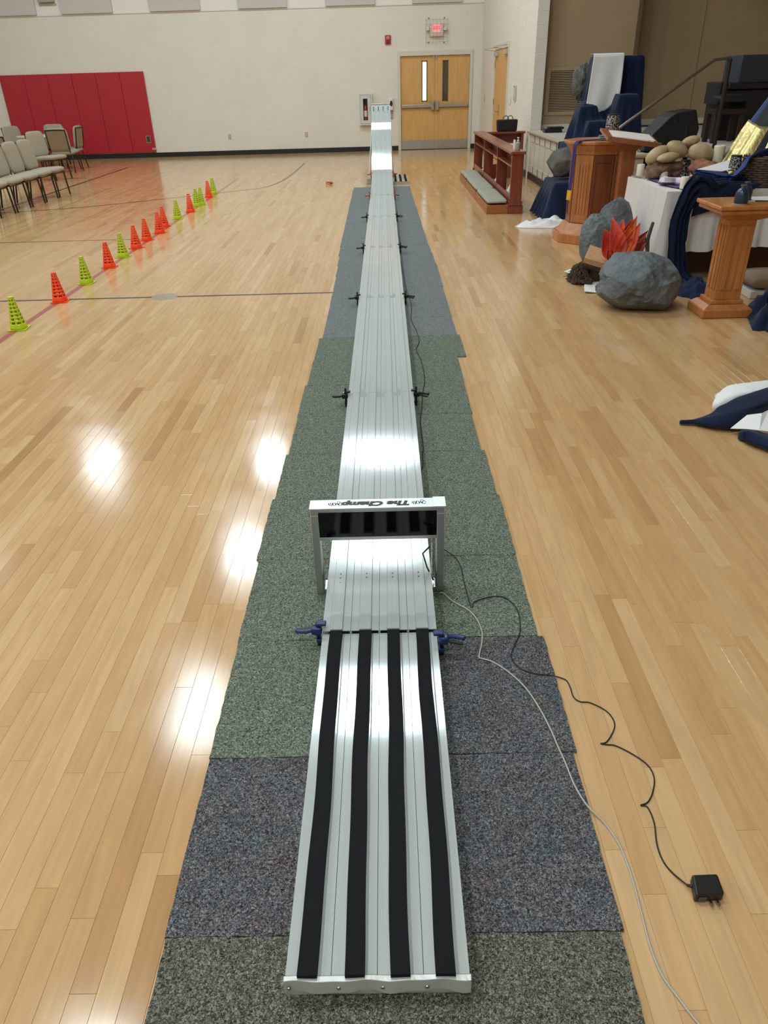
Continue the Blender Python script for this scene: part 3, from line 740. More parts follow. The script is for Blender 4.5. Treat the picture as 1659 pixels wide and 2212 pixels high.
for jy in joints[1:]+[14.62]:
    zz = ZT-0.017 if jy < 14 else 0.15
    MB().box(TX0+0.01, TX0+4*PIT-0.01, jy-0.06, jy+0.06, CT, zz).build('joint_support', M('support_grey', (96, 98, 100), 0.5, 0.4), track, bevel=0.004)
MB().box(TX0+0.02, TX0+4*PIT-0.02, 2.5, 2.6, CT, ZT-0.017).box(TX0+0.02, TX0+4*PIT-0.02, 1.86, 1.9, CT, ZT-0.017).build('joint_support', MATS['support_grey'], track)
for jy in joints[1:]:                     # dull worn patches beside the joints
    for l in range(4):
        ln = random.uniform(0.09, 0.13); x = TX0+l*PIT+GUIDE1+0.002
        MB().grid(9, 5, lambda u, v, x=x, ln=ln, l=l: (x+0.0025+u*0.043, jy-ln*0.55+v*ln*(0.8+0.4*math.sin(u*5+l*2)), ZT+0.0003+(0.0 if True else 0))).build('scuff_patch', M('scuffed_alu', (138, 149, 147), 0.6, 0.0), track) if l < 3 else None
for l in range(4):                       # lane sensor holes at the finish
    for k, hy in enumerate((2.157, 2.132, 2.106)):
        MB().lathe([(0.0028 if k < 2 else 0.0032, 0), (0.0028 if k < 2 else 0.0032, 0.0004)], 12, (TX0+l*PIT+0.0472, hy, ZT+GH)).build('sensor_hole', m_dark if k < 2 else M('screw_grey', (130, 132, 130), 0.3, 1.0), track)
# stop section with foam strips
def stop_section(parent, x0, y0, y1, zt, strip_mat):
    e = empty('stop_section', (0, 0, 0), 0, parent) if parent else None
    for l in range(4):
        o = bpy.data.objects.new('lane', lane_mesh('lane', [(y0+0.003, zt), ((y0+y1)/2, zt), (y1, zt)], x0+l*PIT, True)); COL.objects.link(o); o.parent = e
        a, b_ = x0+l*PIT+GUIDE0-0.001, x0+l*PIT+GUIDE1
        def f(u, v, a=a, b_=b_, l=l):
            y = y0+0.004+(y1-y0+0.002)*v
            return (a+(b_-a)*u+0.0016*math.sin(y*7+l*1.9)+0.001*math.sin(y*17+l), y, zt+0.0145)
        mb = MB().grid(2, 26, f); n = len(mb.v)
        mb.v += [Vector((p.x, p.y, zt+0.0004)) for p in mb.v[:n]]
        for j in range(25):
            mb.f += [(2*j, 2*j+2, n+2*j+2, n+2*j), (2*j+3, 2*j+1, n+2*j+1, n+2*j+3)]
        mb.f += [(0, n, n+1, 1), (50, 51, n+51, n+50)]
        mb.build('foam_strip', strip_mat, e)
    return e
ss = stop_section(track, TX0, 0.772, 1.846, 0.066, m_foam)
# wavy end cap of folded sheet
def capf(u, v):
    wv = 0.0022*math.sin(u*17+0.6)+0.0016*math.sin(u*31)
    x = TX0-0.001+u*(4*PIT+0.002)
    if v < 0.34: return (x, 0.781-0.0*v, 0.0685+wv*0.4)
    if v < 0.67: return (x, 0.770+wv*0.5, 0.0685+wv*0.4)
    if v < 0.8: return (x, 0.769+wv, 0.030+wv)
    return (x, 0.774, 0.012)
MB().grid(40, 10, capf).build('end_cap', M('painted_cap', (206, 206, 202), 0.4, 0.3), ss, solid=0.0015)
for x in (0.008, 0.11, 0.2, 0.29, 0.37): MB().lathe([(0.005, 0), (0.004, 0.002)], 10, T=Matrix.Translation((TX0+x, 0.7685, 0.046)) @ Matrix.Rotation(PI/2, 4, 'X')).build('cap_screw', M('screw_grey2', (168, 168, 166), 0.35, 0.9), ss)
for y in (0.9, 1.7): MB().box(TX0+0.02, TX0+4*PIT-0.02, y-0.03, y+0.03, CT, 0.049).build('foot_bar', m_dark, ss)
# start gate and its stand
for l in range(4):
    x = TX0+l*PIT+0.047
    MB().tube([(x, 16.25, ramp2[32][1]+0.014), (x, 16.23, ramp2[32][1]+0.06), (x, 16.22, ramp2[32][1]+0.095)], 0.006, 6).build('start_peg', m_dark, track)
MB().box(TX0+0.004, TX0+4*PIT-0.004, 16.40, 16.44, ramp2[-1][1]-0.04, ramp2[-1][1]+0.025).build('start_gate_bar', m_aluf, track, bevel=0.004)
MB().tube([(TX0+0.03, 16.25, 1.15), (TX0-0.07, 15.6, 0.02)], 0.012, 8).build('stand_leg', m_aluf, track)
MB().tube([(TX0+4*PIT-0.03, 16.25, 1.15), (TX0+4*PIT+0.03, 15.7, 0.02)], 0.012, 8).build('stand_leg', m_aluf, track)
MB().tube([(TX0+0.05, 16.3, 1.18), (TX0+0.03, 16.9, 0.02)], 0.012, 8).build('stand_leg', m_aluf, track)
MB().tube([(TX0+4*PIT-0.05, 16.3, 1.18), (TX0+4*PIT-0.03, 16.9, 0.02)], 0.012, 8).build('stand_leg', m_aluf, track)
MB().box(TX0-0.10, TX0-0.01, 14.7, 15.3, 0.001, 0.10).build('stand_base_box', M('base_box_grey', (172, 170, 166), 0.4, 0.5), track, bevel=0.006)
# spare stop section lying beside the ramp
sp = thing('spare_stop_section', 'spare striped stop section lying on floor beside the start ramp', 'track section', (0, 0, 0))
stop_section(sp, 0.055, 14.50, 15.55, 0.05, m_foam)
MB().box(0.056, 0.056+4*PIT-0.002, 14.497, 14.503, 0.001, 0.052).build('end_cap', m_aluf, sp)
MB().box(0.07, 0.41, 14.7, 14.75, 0.001, 0.033).box(0.07, 0.41, 15.3, 15.35, 0.001, 0.033).build('foot_bar', m_dark, sp)

# ------------------------------------------------------------------ timer gate
tm = thing('timer_gate', 'aluminium finish timer gate with dark display straddling the track', 'timer gate', (TXC, 2.14, 0))
hw = 0.2335; zt = 0.376
for s in (-1, 1):
    MB().box(s*hw-(0.028 if s > 0 else 0), s*hw+(0 if s > 0 else 0.028), 0, 0.052, CT, zt-0.03).build('post', m_aluf, tm, bevel=0.002)
    MB().box(s*hw-(0.06 if s > 0 else -0.028), s*hw+(-0.028 if s > 0 else 0.06), -0.0, 0.06, CT+0.001, CT+0.022).build('base_plate', m_aluf, tm, bevel=0.002)
MB().box(-hw+0.001, hw-0.001, 0.0, 0.056, zt-0.03, zt-0.004).build('top_beam', m_aluf, tm, bevel=0.002)
MB().box(-hw-0.002, hw+0.002, -0.003, 0.058, zt-0.004, zt).build('top_cover', M('satin_cover', (206, 216, 216), 0.4, 0.85), tm, bevel=0.0015)
MB().box(hw-0.04, hw+0.004, -0.005, 0.062, zt-0.003, zt+0.002).build('corner_plate', M('satin_cover2', (222, 230, 228), 0.35, 0.8), tm, bevel=0.0015)
MB().box(-hw+0.0285, hw-0.0285, 0.004, 0.055, 0.262, zt-0.032).build('display_housing', m_blk, tm)
MB().box(-hw+0.0285, hw-0.0285, -0.0005, 0.0045, 0.258, zt-0.018).build('display_window', M('smoked_acrylic', (9, 7, 8), 0.06, spec=0.45), tm)
MB().box(-hw+0.028, hw-0.028, -0.001, 0.056, 0.244, 0.257).build('lower_beam', m_aluf, tm, bevel=0.0015)
MB().box(hw-0.045, hw-0.041, 0.012, 0.04, 0.06, 0.243).build('circuit_board', M('board_pale', (196, 204, 198), 0.4), tm)
for k in range(5): MB().lathe([(0.005, 0), (0.004, 0.006)], 8, (hw-0.043, 0.010, 0.08+k*0.035)).build('board_component', m_steel, tm)
MB().tube([(hw-0.05, 0.03, 0.19), (hw-0.075, 0.03, 0.16), (hw-0.06, 0.03, 0.10), (hw-0.035, 0.03, 0.04)], 0.003, 6).build('board_wire', m_blkr, tm)
m_ink = M('printed_ink', (22, 34, 34), 0.5)
T180 = Matrix.Translation((-0.003, 0.026, zt+0.0004)) @ Matrix.Rotation(PI, 4, 'Z')
text_obj('cover_lettering', 'The Champ', 0.040, m_ink, tm, T180, extrude=0.0002, offset=0.0027, shear=0.22, sx=1.24)
def logo(cx, parent):      # small script mark under a peaked stroke, printed upside down on the cover
    st = [[(-0.026,0.002),(-0.020,0.010),(-0.014,0.006),(-0.013,-0.004)], [(-0.018,-0.010),(-0.013,0.006),(-0.008,-0.008),(-0.004,0.008),(-0.002,-0.006)],
          [(-0.002,0.010),(0.006,0.004),(0.004,-0.010),(-0.003,-0.008)], [(0.010,0.012),(0.008,-0.008)], [(0.016,0.010),(0.014,-0.010)], [(0.021,0.006),(0.020,-0.008)], [(-0.008,-0.011),(-0.014,-0.018),(-0.027,-0.004)]]
    mb = MB()
    for s_ in st:
        pts = smooth_path([(a, b_, 0) for a, b_ in s_], 4)
        mb.tube(pts, 0.0015, 4, T=Matrix.Translation((cx, 0.026, zt+0.0002)) @ Matrix.Rotation(PI, 4, 'Z') @ Matrix.Scale(0.35, 4, (0,0,1)))
    mb.build('cover_emblem', m_ink, parent)
logo(0.142, tm); logo(-0.148, tm)

# ------------------------------------------------------------------ clamps
def make_clamp(name, body_mat, grip_mat, blue=False):
    """bar clamp; pistol grip points to -x, bar upright along z at the origin"""
    t = thing(name, '', 'clamp', (0, 0, 0), 0, 'bar clamps holding the track joints')
    MB().box(-0.006, 0.006, -0.004, 0.004, 0.0, 0.115 if not blue else 0.088).build('bar', M('clamp_bar', (52, 56, 58), 0.4, 0.7), t)
    MB().prism([(-0.022,-0.016),(0.010,-0.018),(0.013,0.004),(0.004,0.018),(-0.020,0.016)], 0.055, 0.082).build('clamp_body', body_mat, t, bevel=0.004)
    MB().tube(smooth_path([(-0.018, -0.006, 0.070), (-0.04, -0.010, 0.068), (-0.064, -0.006, 0.066), (-0.074, 0.0, 0.066)], 4), [0.0075]*10+[0.0085]*2+[0.006], 8).build('grip', body_mat, t, smooth=True)
    MB().tube(smooth_path([(-0.018, 0.008, 0.066), (-0.042, 0.010, 0.060), (-0.068, 0.013, 0.056)], 4), [0.006]*8+[0.005], 8).build('trigger', grip_mat, t, smooth=True)
    MB().lathe([(0.006, 0), (0.006, 0.004), (0.003, 0.006)], 10, (-0.012, 0.008, 0.082)).build('pivot_pin', m_chrome, t)
    MB().box(-0.004, 0.028, -0.010, 0.010, 0.086, 0.098).build('upper_jaw', body_mat, t, bevel=0.003)
    MB().box(-0.008, 0.028, -0.010, 0.010, 0.014, 0.030).build('lower_jaw', body_mat, t, bevel=0.003)
    return t
m_greyp = M('dark_grey_plastic', (44, 46, 48), 0.5)
specs = []
for k, jy in enumerate(joints[1:5]):
    o_ = ('first', 'second', 'third', 'fourth')[k]
    specs += [('black', jy-0.02, -1, f'black bar clamp on left edge of track at the {o_} joint beyond the timer'), ('black', jy-0.02, 1, f'black bar clamp on right edge of track at the {o_} joint beyond the timer')]
specs += [('orange', 12.52, -1, 'orange bar clamp on left edge of track at the foot of the ramp'), ('orange', 12.52, 1, 'orange bar clamp on right edge of track at the foot of the ramp'),
          ('orange', 14.6, -1, 'orange bar clamp on left edge of track partway up the ramp'), ('orange', 14.6, 1, 'orange bar clamp on right edge of track partway up the ramp'),
          ('blue', 1.86, -1, 'blue bar clamp on left edge of track where foam strips begin'), ('blue', 1.80, 1, 'blue bar clamp on right edge of track where foam strips begin')]
protos = {}
for c_, jy, s, lab in specs:
    loc = (TX0-0.014 if s < 0 else TX0+4*PIT+0.014, jy, CT+(0.0 if jy < 14 else 0.10)); rz = 0 if s < 0 else PI
    if c_ not in protos:
        protos[c_] = make_clamp('bar_clamp', {'black': m_blk, 'orange': m_oran, 'blue': m_blue}[c_], {'black': m_blk, 'orange': m_blk, 'blue': m_greyp}[c_], c_ == 'blue')
        o = protos[c_]; o.location = loc; o.rotation_euler = (0, 0, rz); o['label'] = lab
    else: dup(protos[c_], loc, rz, lab)
o = dup(protos['orange'], (-1.04, 14.90, 0.026), 0.5, 'orange bar clamp lying loose on floor left of the ramp')
o.rotation_euler = (PI/2, 0, 0.25)
o.scale = (1.3, 1.3, 1.3)

# ------------------------------------------------------------------ cables
def cable(name, mat, px, r, parent=None, z=None, k=5):
    pts = []
    for p in px:
        q = G(p[0], p[1], 0.0); on = (ip(LE, q.y) < q.x < ip(RE, q.y)+0.004)
        zz = p[2] if len(p) > 2 else (CT+r if on else r+0.0005)
        pts.append(G(p[0], p[1], zz))
    return MB().tube(smooth_path(pts, k), r, 7).build(name, mat, parent, smooth=True, angle=1.5)
blk = [(958,1186,0.03),(970,1194,0.02),(984,1204.6),(995,1224),(1002,1256),(1009.6,1285),(1017,1309.5),(1021.6,1309.5),(1024,1301),(1050.5,1291),(1079.5,1288),(1099,1296),(1115.7,1314),(1123,1341),(1121.7,1370),(1106,1406),(1107,1425),(1123,1443),(1154,1455),(1183,1458),(1219,1467),(1231,1483),(1238.6,1505),(1253,1515.6),(1275,1518),(1308.5,1535),(1325,1555),(1326.6,1574.7),(1311,1602),(1297.7,1606),(1311,1608.5),(1330,1611),(1366,1629),(1399,1652.6),(1413,1680),(1410,1710.7),(1399,1733),(1384,1739.7),(1399,1744),(1413,1777),(1418.6,1821),(1429.7,1854.6),(1449,1882),(1485,1912.7,0.008)]
ad = thing('power_adapter', 'black plug in power adapter on floor with thin black cord', 'power adapter', (0, 0, 0))
cable('cord', m_blkr, blk, 0.0019, ad)
a0, a1, a2, a3 = G(1494,1889,0.028), G(1550,1887,0.028), G(1566,1931,0.028), G(1503,1935,0.028)
bm = MB(); quad = [a0, a1, a2, a3]
bm.v += [Vector((p.x, p.y, 0.0008)) for p in quad]+[Vector((p.x, p.y, 0.029)) for p in quad]
bm.f += [[0,1,2,3],[7,6,5,4],[1,0,4,5],[2,1,5,6],[3,2,6,7],[0,3,7,4]]
bm.build('adapter_body', m_blk, ad, bevel=0.005, seg=3)
MB().tube([G(1484,1912,0.008), G(1492,1914,0.012), G(1504,1916,0.014)], [0.003, 0.004, 0.005], 8).build('strain_relief', m_blkr, ad)
MB().box(a3.x+0.008, a3.x+0.026, a3.y-0.0022, a3.y+0.004, 0.009, 0.021).build('rating_label', M('label_grey', (70, 62, 64), 0.4), ad)
for f_ in (0.55, 0.78):
    p = a3.lerp(a2, f_); MB().box(p.x-0.003, p.x+0.003, p.y-0.016, p.y, 0.008, 0.0095).build('plug_blade', m_chrome, ad)
gry = [(950,1281,0.012),(957.7,1281),(978,1298.6),(1012,1318),(1031,1339.6),(1041,1365),(1041,1389),(1035,1418),(1043,1423),(1065,1430),(1099,1452),(1135,1485.5),(1166,1531),(1190,1577),(1205,1612),(1221,1647),(1241.5,1697),(1269,1741),(1305,1777),(1335.6,1821),(1355,1866),(1371.6,1918),(1388,1982),(1405,2045.5),(1430,2106),(1465.6,2156),(1507,2209),(1580,2290)]
tag(cable('data_cable', M('grey_cable', (176, 170, 158), 0.5), gry, 0.0026), 'light grey cable curving from the timer across carpet and floor', 'cable')
trk = [(851,440),(853,470),(858,500),(864,520),(862,545),(868,575),(873,600),(877,622),(885,645),(889,665),(888,690),(900,715),(905,738),(899,755),(908,775),(915,800),(917,825),(913,850),(911,880),(908,910),(911,940),(914,968),(912,985),(914,1002),(908,1020),(900,1040)]
tag(cable('starter_cable', m_blkr, trk, 0.0028), 'thin black cable running along right side of the track', 'cable')

# ------------------------------------------------------------------ training cones
def make_cone(mat):
    t = thing('training_cone', '', 'cone', (0, 0, 0), 0, 'training cones along the red line')
    n, rows_ = 24, 17; H_ = 0.25; vs, fs = [], []
    for j in range(rows_+1):
        f = j/rows_; r = 0.062*(1-f)+0.019*f
        for k in range(n):
            a = 2*PI*k/n; c_, s_ = math.cos(a), math.sin(a); q = (abs(c_)**4+abs(s_)**4)**-0.25; q = 1+(q-1)*0.55*(1-f)
            vs.append((r*q*c_, r*q*s_, 0.006+f*(H_-0.006)))
    for j in range(rows_):
        for k in range(n):
            if j % 2 == 1 and 1 < j < 16 and k % 3 != 0: continue
            fs.append((j*n+k, j*n+(k+1) % n, (j+1)*n+(k+1) % n, (j+1)*n+k))
    MB().add(vs, fs).build('cone_body', mat, t, smooth=True, solid=0.0022)
    MB().prism([(-0.071,-0.063),(-0.063,-0.071),(0.063,-0.071),(0.071,-0.063),(0.071,0.063),(0.063,0.071),(-0.063,0.071),(-0.071,0.063)], 0.001, 0.006).build('base_flange', mat, t)
    MB().lathe([(0.022, 0), (0.022, 0.006), (0.012, 0.007)], 16, (0, 0, H_-0.003)).build('top_rim', mat, t)
    return t
m_cy = M('lime_yellow_plastic', (186, 204, 28), 0.45, trans=0.0); m_cor = M('orange_red_plastic', (250, 74, 14), 0.45)
cones = [('y',35,715),('o',125,655),('y',183,615),('o',233,580),('y',263,557),('o',292,538),('o',315,521),('o',343,505),('o',353,491),('y',382,474),('o',410,459),('y',424,446),('y',434,443),('o',450,427),('y',460,419)]
ords = ('first','second','third','fourth','fifth','sixth','seventh','eighth','ninth','tenth','eleventh','twelfth','thirteenth','fourteenth','fifteenth')
pc = {}
for k, (c_, px, py) in enumerate(cones):
    p = G(px, py); lab = f'{"lime yellow" if c_ == "y" else "orange"} slotted training cone, {ords[k]} from the near end of the row'
    if c_ not in pc:
        pc[c_] = make_cone(m_cy if c_ == 'y' else m_cor); pc[c_].location = (p.x, p.y+0.06, 0.0008); pc[c_]['label'] = lab; pc[c_].rotation_euler = (0,0,0.1)
    else: dup(pc[c_], (p.x, p.y+0.06, 0.0008), random.uniform(-.3, .3), lab)

# ------------------------------------------------------------------ upholstered stacking chairs (face +x)
def puff(mb, x0, x1, y0, y1, z0, z1, T=None, n=10, e=0.35):
    """cushion: superellipsoid-like box"""
    cx, cy, cz = (x0+x1)/2, (y0+y1)/2, (z0+z1)/2; a, b_, c_ = (x1-x0)/2, (y1-y0)/2, (z1-z0)/2
    def sp(v, p): return math.copysign(abs(v)**p, v)
    vs, fs = [], []; nu, nv = 28, 12
    for j in range(nv+1):
        ph = -PI/2+PI*j/nv
        for i in range(nu):
            th = 2*PI*i/nu
            vs.append((cx+a*sp(math.cos(ph), 0.5)*sp(math.cos(th), e), cy+b_*sp(math.cos(ph), 0.5)*sp(math.sin(th), e), cz+c_*sp(math.sin(ph), 0.75)))
    for j in range(nv):
        for i in range(nu): fs.append((j*nu+i, j*nu+(i+1) % nu, (j+1)*nu+(i+1) % nu, (j+1)*nu+i))
    return mb.add(vs, fs, T)
def puff2(mb, hx, hy, z0, z1, T):
    """upright back cushion: rounded rectangle in y-z, puffed in x"""
    cz, hz = (z0+z1)/2, (z1-z0)/2; n = 36; vs, fs = [], []
    prof = [(0.0, 1.0), (0.55, 0.98), (0.85, 0.86), (0.97, 0.55), (1.0, 0.0), (0.97, -0.55), (0.85, -0.86), (0.55, -0.98), (0.0, -1.0)]
    for r, xx in prof:
        for i in range(n):
            a = 2*PI*i/n; c_, s_ = math.cos(a), math.sin(a); k = (abs(c_)**6+abs(s_)**6)**(-1/6)
            q = max(r, 0.02); vs.append((xx*hx, hy*q*k*c_*(0.97+0.03*r), cz+hz*q*k*s_))
    for j in range(len(prof)-1):
        for i in range(n): fs.append((j*n+i, (j+1)*n+i, (j+1)*n+(i+1) % n, j*n+(i+1) % n))
    fs.append(tuple(range(n))); fs.append(tuple(range(len(prof)*n-1, (len(prof)-1)*n-1, -1)))
    return mb.add(vs, fs, T)
def make_chair():
    t = thing('stacking_chair', '', 'chair', (0, 0, 0), 0, 'grey stacking chairs on the left')
    puff(MB(), -0.25, 0.27, -0.27, 0.27, 0.375, 0.475, Matrix.Rotation(-0.05, 4, 'Y')).build('seat', m_tan, t, smooth=True, angle=1.5)
    TB = Matrix.Translation((-0.235, 0, 0.45)) @ Matrix.Rotation(-0.16, 4, 'Y')
    puff2(MB(), 0.035, 0.255, 0.0, 0.485, TB).build('backrest', m_tan, t, smooth=True, angle=1.5)
    MB().box(-0.041, -0.034, -0.20, 0.20, 0.04, 0.43, TB).build('back_panel', M('tan_back_panel', (146, 126, 100), 0.8), t, bevel=0.003)
    fr = [(-0.038, -0.22, -0.02), (-0.040, -0.225, 0.40), (-0.040, -0.19, 0.445), (-0.040, 0.19, 0.445), (-0.040, 0.225, 0.40), (-0.038, 0.22, -0.02)]
    MB().tube([TB @ Vector(p) for p in smooth_path(fr, 4)], 0.0115, 8).build('back_frame', m_bron, t, smooth=True)
    for s in (-1, 1):
        MB().tube([(0.20, s*0.225, 0.39), (0.225, s*0.245, 0.004)], 0.014, 8).build('leg', m_bron, t, smooth=True)
        MB().tube([(-0.20, s*0.225, 0.42), (-0.24, s*0.235, 0.30), (-0.29, s*0.245, 0.004)], 0.014, 8).build('leg', m_bron, t, smooth=True)
        MB().tube([(0.20, s*0.225, 0.385), (-0.22, s*0.225, 0.395)], 0.0105, 8).build('seat_rail', m_bron, t, smooth=True)
    MB().tube([(0.20, -0.225, 0.38), (0.20, 0.225, 0.38)], 0.009, 6).build('cross_bar', m_bron, t)
    MB().tube([(-0.2, -0.225, 0.385), (-0.2, 0.225, 0.385)], 0.009, 6).build('cross_bar', m_bron, t)
    return t
ch = make_chair(); first = True
chair_spots = [((-6.03, 14.20-0.575*k), 0.0, f'grey upholstered chair in the linked front row, {ords[k]} from its far end') for k in range(6)]
chair_spots += [((-7.40, 18.68), PI/2, 'grey chair seen from behind with its bronze back frame facing the camera'),
                ((-7.60, 19.45), PI, 'grey chair in side view at right of the round table, by the red mat'),
                ((-7.10, 17.08), -0.32, 'grey chair turned toward the court between front row and round table'),
                ((-8.38, 20.42), -PI/2, 'grey chair on the far side of the round table, facing the camera'),
                ((-8.98, 20.1), -0.45, 'grey chair at far left of the round table, half hidden'),
                ((-7.80, 16.40), PI/2+0.1, 'grey chair behind the front row with only its back top showing'),
                ((-8.30, 15.80), PI/2-0.35, 'grey chair at left edge of picture behind the front row')]
for (x, y), rz, lab in chair_spots:
    if first: ch.location = (x, y, 0); ch.rotation_euler = (0, 0, rz); ch['label'] = lab; first = False
    else: dup(ch, (x, y, 0), rz, lab)
t = thing('round_table', 'round folding table with pale top among the chairs by the red mat', 'table', (-8.25, 19.55, 0))
MB().lathe([(0.52, 0.705), (0.545, 0.71), (0.55, 0.725), (0.545, 0.738), (0.5, 0.74)], 36).build('table_top', M('table_pale', (206, 196, 182), 0.5), t, smooth=True)
for a in (0.5, 2.07, 3.64, 5.21): MB().tube([(0.28*math.cos(a), 0.28*math.sin(a), 0.705), (0.36*math.cos(a), 0.36*math.sin(a), 0.003)], 0.013, 8).build('leg', m_bron, t)

# ------------------------------------------------------------------ altar rails (cherry) with cushions
def rail_unit(t, L_, posts, cush, two=False):
    """runs along +y from 0 to L_, people kneel at -x side; local x 0 = plinth front"""
    MB().box(0.30, 0.50, -0.02, L_+0.02, 0.001, 0.105).build('plinth', m_cherryh, t, bevel=0.006)
    for a, b_ in cush:
        MB().box(0.0, 0.298, a+0.005, b_-0.005, 0.001, 0.115).build('kneeler_step', M('kneeler_wood', (160, 96, 56), 0.4, var=0.15, vscale=3, stretch=(8, 0.6, 8)), t, bevel=0.004)
        puff(MB(), 0.004, 0.294, a+0.012, b_-0.012, 0.112, 0.186, e=0.18).build('kneeler_cushion', m_cush, t, smooth=True, angle=1.5)
    for y in posts:
        e = y in (posts[0], posts[-1]); w_ = 0.05 if e else 0.03
        y0 = y-w_/2
        MB().box(0.31, 0.47, y0, y0+w_, 0.106, 0.745).build('post' if e else 'divider', m_cherry, t, bevel=0.003)
        if e: MB().box(0.295, 0.485, y0-0.015, y0+w_+0.015, 0.106, 0.16).build('post_foot', m_cherry, t, bevel=0.006)
    MB().box(0.29, 0.49, -0.05, L_+0.05, 0.746, 0.782).build('top_board', m_cherryh, t, bevel=0.006)
    for a, b_ in zip(posts[:-1], posts[1:]):
        MB().box(0.315, 0.465, a+0.026, b_-0.026, 0.585, 0.603).build('book_shelf', m_cherryh, t)
        MB().box(0.45, 0.466, a+0.026, b_-0.026, 0.604, 0.745).build('shelf_back', m_cherryh, t)
        MB().box(0.315, 0.332, a+0.026, b_-0.026, 0.107, 0.24).build('lower_board', m_cherryh, t)
        MB().box(0.333, 0.465, a+0.026, b_-0.026, 0.107, 0.122).build('lower_shelf', m_cherryh, t)
t = thing('altar_rail', 'long cherry wood altar rail with grey kneeler cushions beside the stage', 'altar rail', (1.41, 10.83, 0))
rail_unit(t, 4.60, [0.0, 1.42, 3.05, 4.60], [(0.0, 1.40), (1.44, 3.0), (3.0, 4.1)])
t = thing('altar_rail', 'short cherry wood altar rail set crosswise at far end of the long one', 'altar rail', (2.57, 14.78, 0), PI/2)
rail_unit(t, 0.60, [0.0, 0.60], [])
for k in list(t.children):
    pass
# tissue boxes, hymnal, bottles on the rails
m_tiss = M('tissue_box_print', (120, 132, 124), 0.6, var=0.3, vscale=40)
def tissue_box(x, y, z, lab):
    t = thing('tissue_box', lab, 'tissue box', (x, y, z))
    MB().box(-0.055, 0.055, -0.06, 0.06, 0, 0.075).build('carton', m_tiss, t, bevel=0.002)
    def f(u, v):
        a = u*2*PI; r = 0.05*(1-v)**0.8*(1+0.35*math.sin(3*a+v*2)); return (r*math.cos(a)+0.015*v, 0.5*r*math.sin(a), 0.075+v*0.12)
    MB().grid(16, 6, f, wrap=True).build('tissue', m_whitec, t, smooth=True)
tissue_box(1.81, 11.45, 0.123, 'patterned tissue box with white tissue in near bay of altar rail')
tissue_box(1.81, 12.75, 0.123, 'tissue box with white tissue in middle bay of altar rail')
tag(MB().box(1.75, 1.86, 14.2, 14.75, 0.124, 0.20).build('white_carton', m_white, bevel=0.004), 'long white carton in the far bay of the altar rail', 'carton')
t = thing('sanitizer_bottle', 'clear pump bottle standing on near end of the altar rail', 'bottle', (1.82, 11.0, 0.7825))
MB().lathe([(0.032, 0), (0.035, 0.01), (0.035, 0.085), (0.014, 0.105), (0.012, 0.112)], 16).build('bottle_body', M('clear_gel', (188, 184, 176), 0.15, trans=0.3), t, smooth=True)
MB().lathe([(0.016, 0.112), (0.016, 0.125), (0.006, 0.128), (0.006, 0.145), (0.018, 0.148), (0.016, 0.156)], 12).build('pump', m_white, t)
tag(MB().box(1.79, 1.80, 11.08, 11.22, 0.7825, 0.90).build('prayer_card', M('card_white', (226, 214, 198), 0.6)), 'white card standing on altar rail beside the pump bottle', 'card')
t = thing('hand_bag', 'black soft handbag with two loop handles on the crosswise rail', 'bag', (2.28, 15.16, 0.7825))
MB().taper((-0.18, 0.18, -0.07, 0.07, 0.0), (-0.195, 0.19, -0.08, 0.08, 0.195)).build('bag_body', M('bag_cloth', (34, 26, 30), 0.8, bump=0.4, bscale=60, bdist=0.004), t, bevel=0.025, seg=4)
MB().tube([(-0.185+0.37*k/16, -0.075*math.cos(PI*(k/16-0.5)), 0.185) for k in range(17)], 0.01, 6).build('bag_rim', M('bag_rim', (26, 20, 24), 0.7), t)
for x in (-0.03, 0.055): MB().tube([(x+0.05*math.cos(a), -0.02+0.02*(x > 0), 0.19+0.065*math.sin(a)) for a in [PI*k/12 for k in range(13)]], 0.007, 6).build('handle', M('bag_rim', (26, 20, 24), 0.7), t, smooth=True)
# flat black items on the stage edge
t = thing('black_case', 'flat black case with a thin black cover on the stage floor', 'case', (2.98, 14.35, STZ))
MB().box(-0.17, 0.13, -0.12, 0.12, 0.004, 0.055).build('case_body', m_blk, t, bevel=0.006)
MB().box(-0.09, 0.17, -0.08, 0.14, 0.056, 0.085).build('case_lid', m_blkr, t, bevel=0.006)

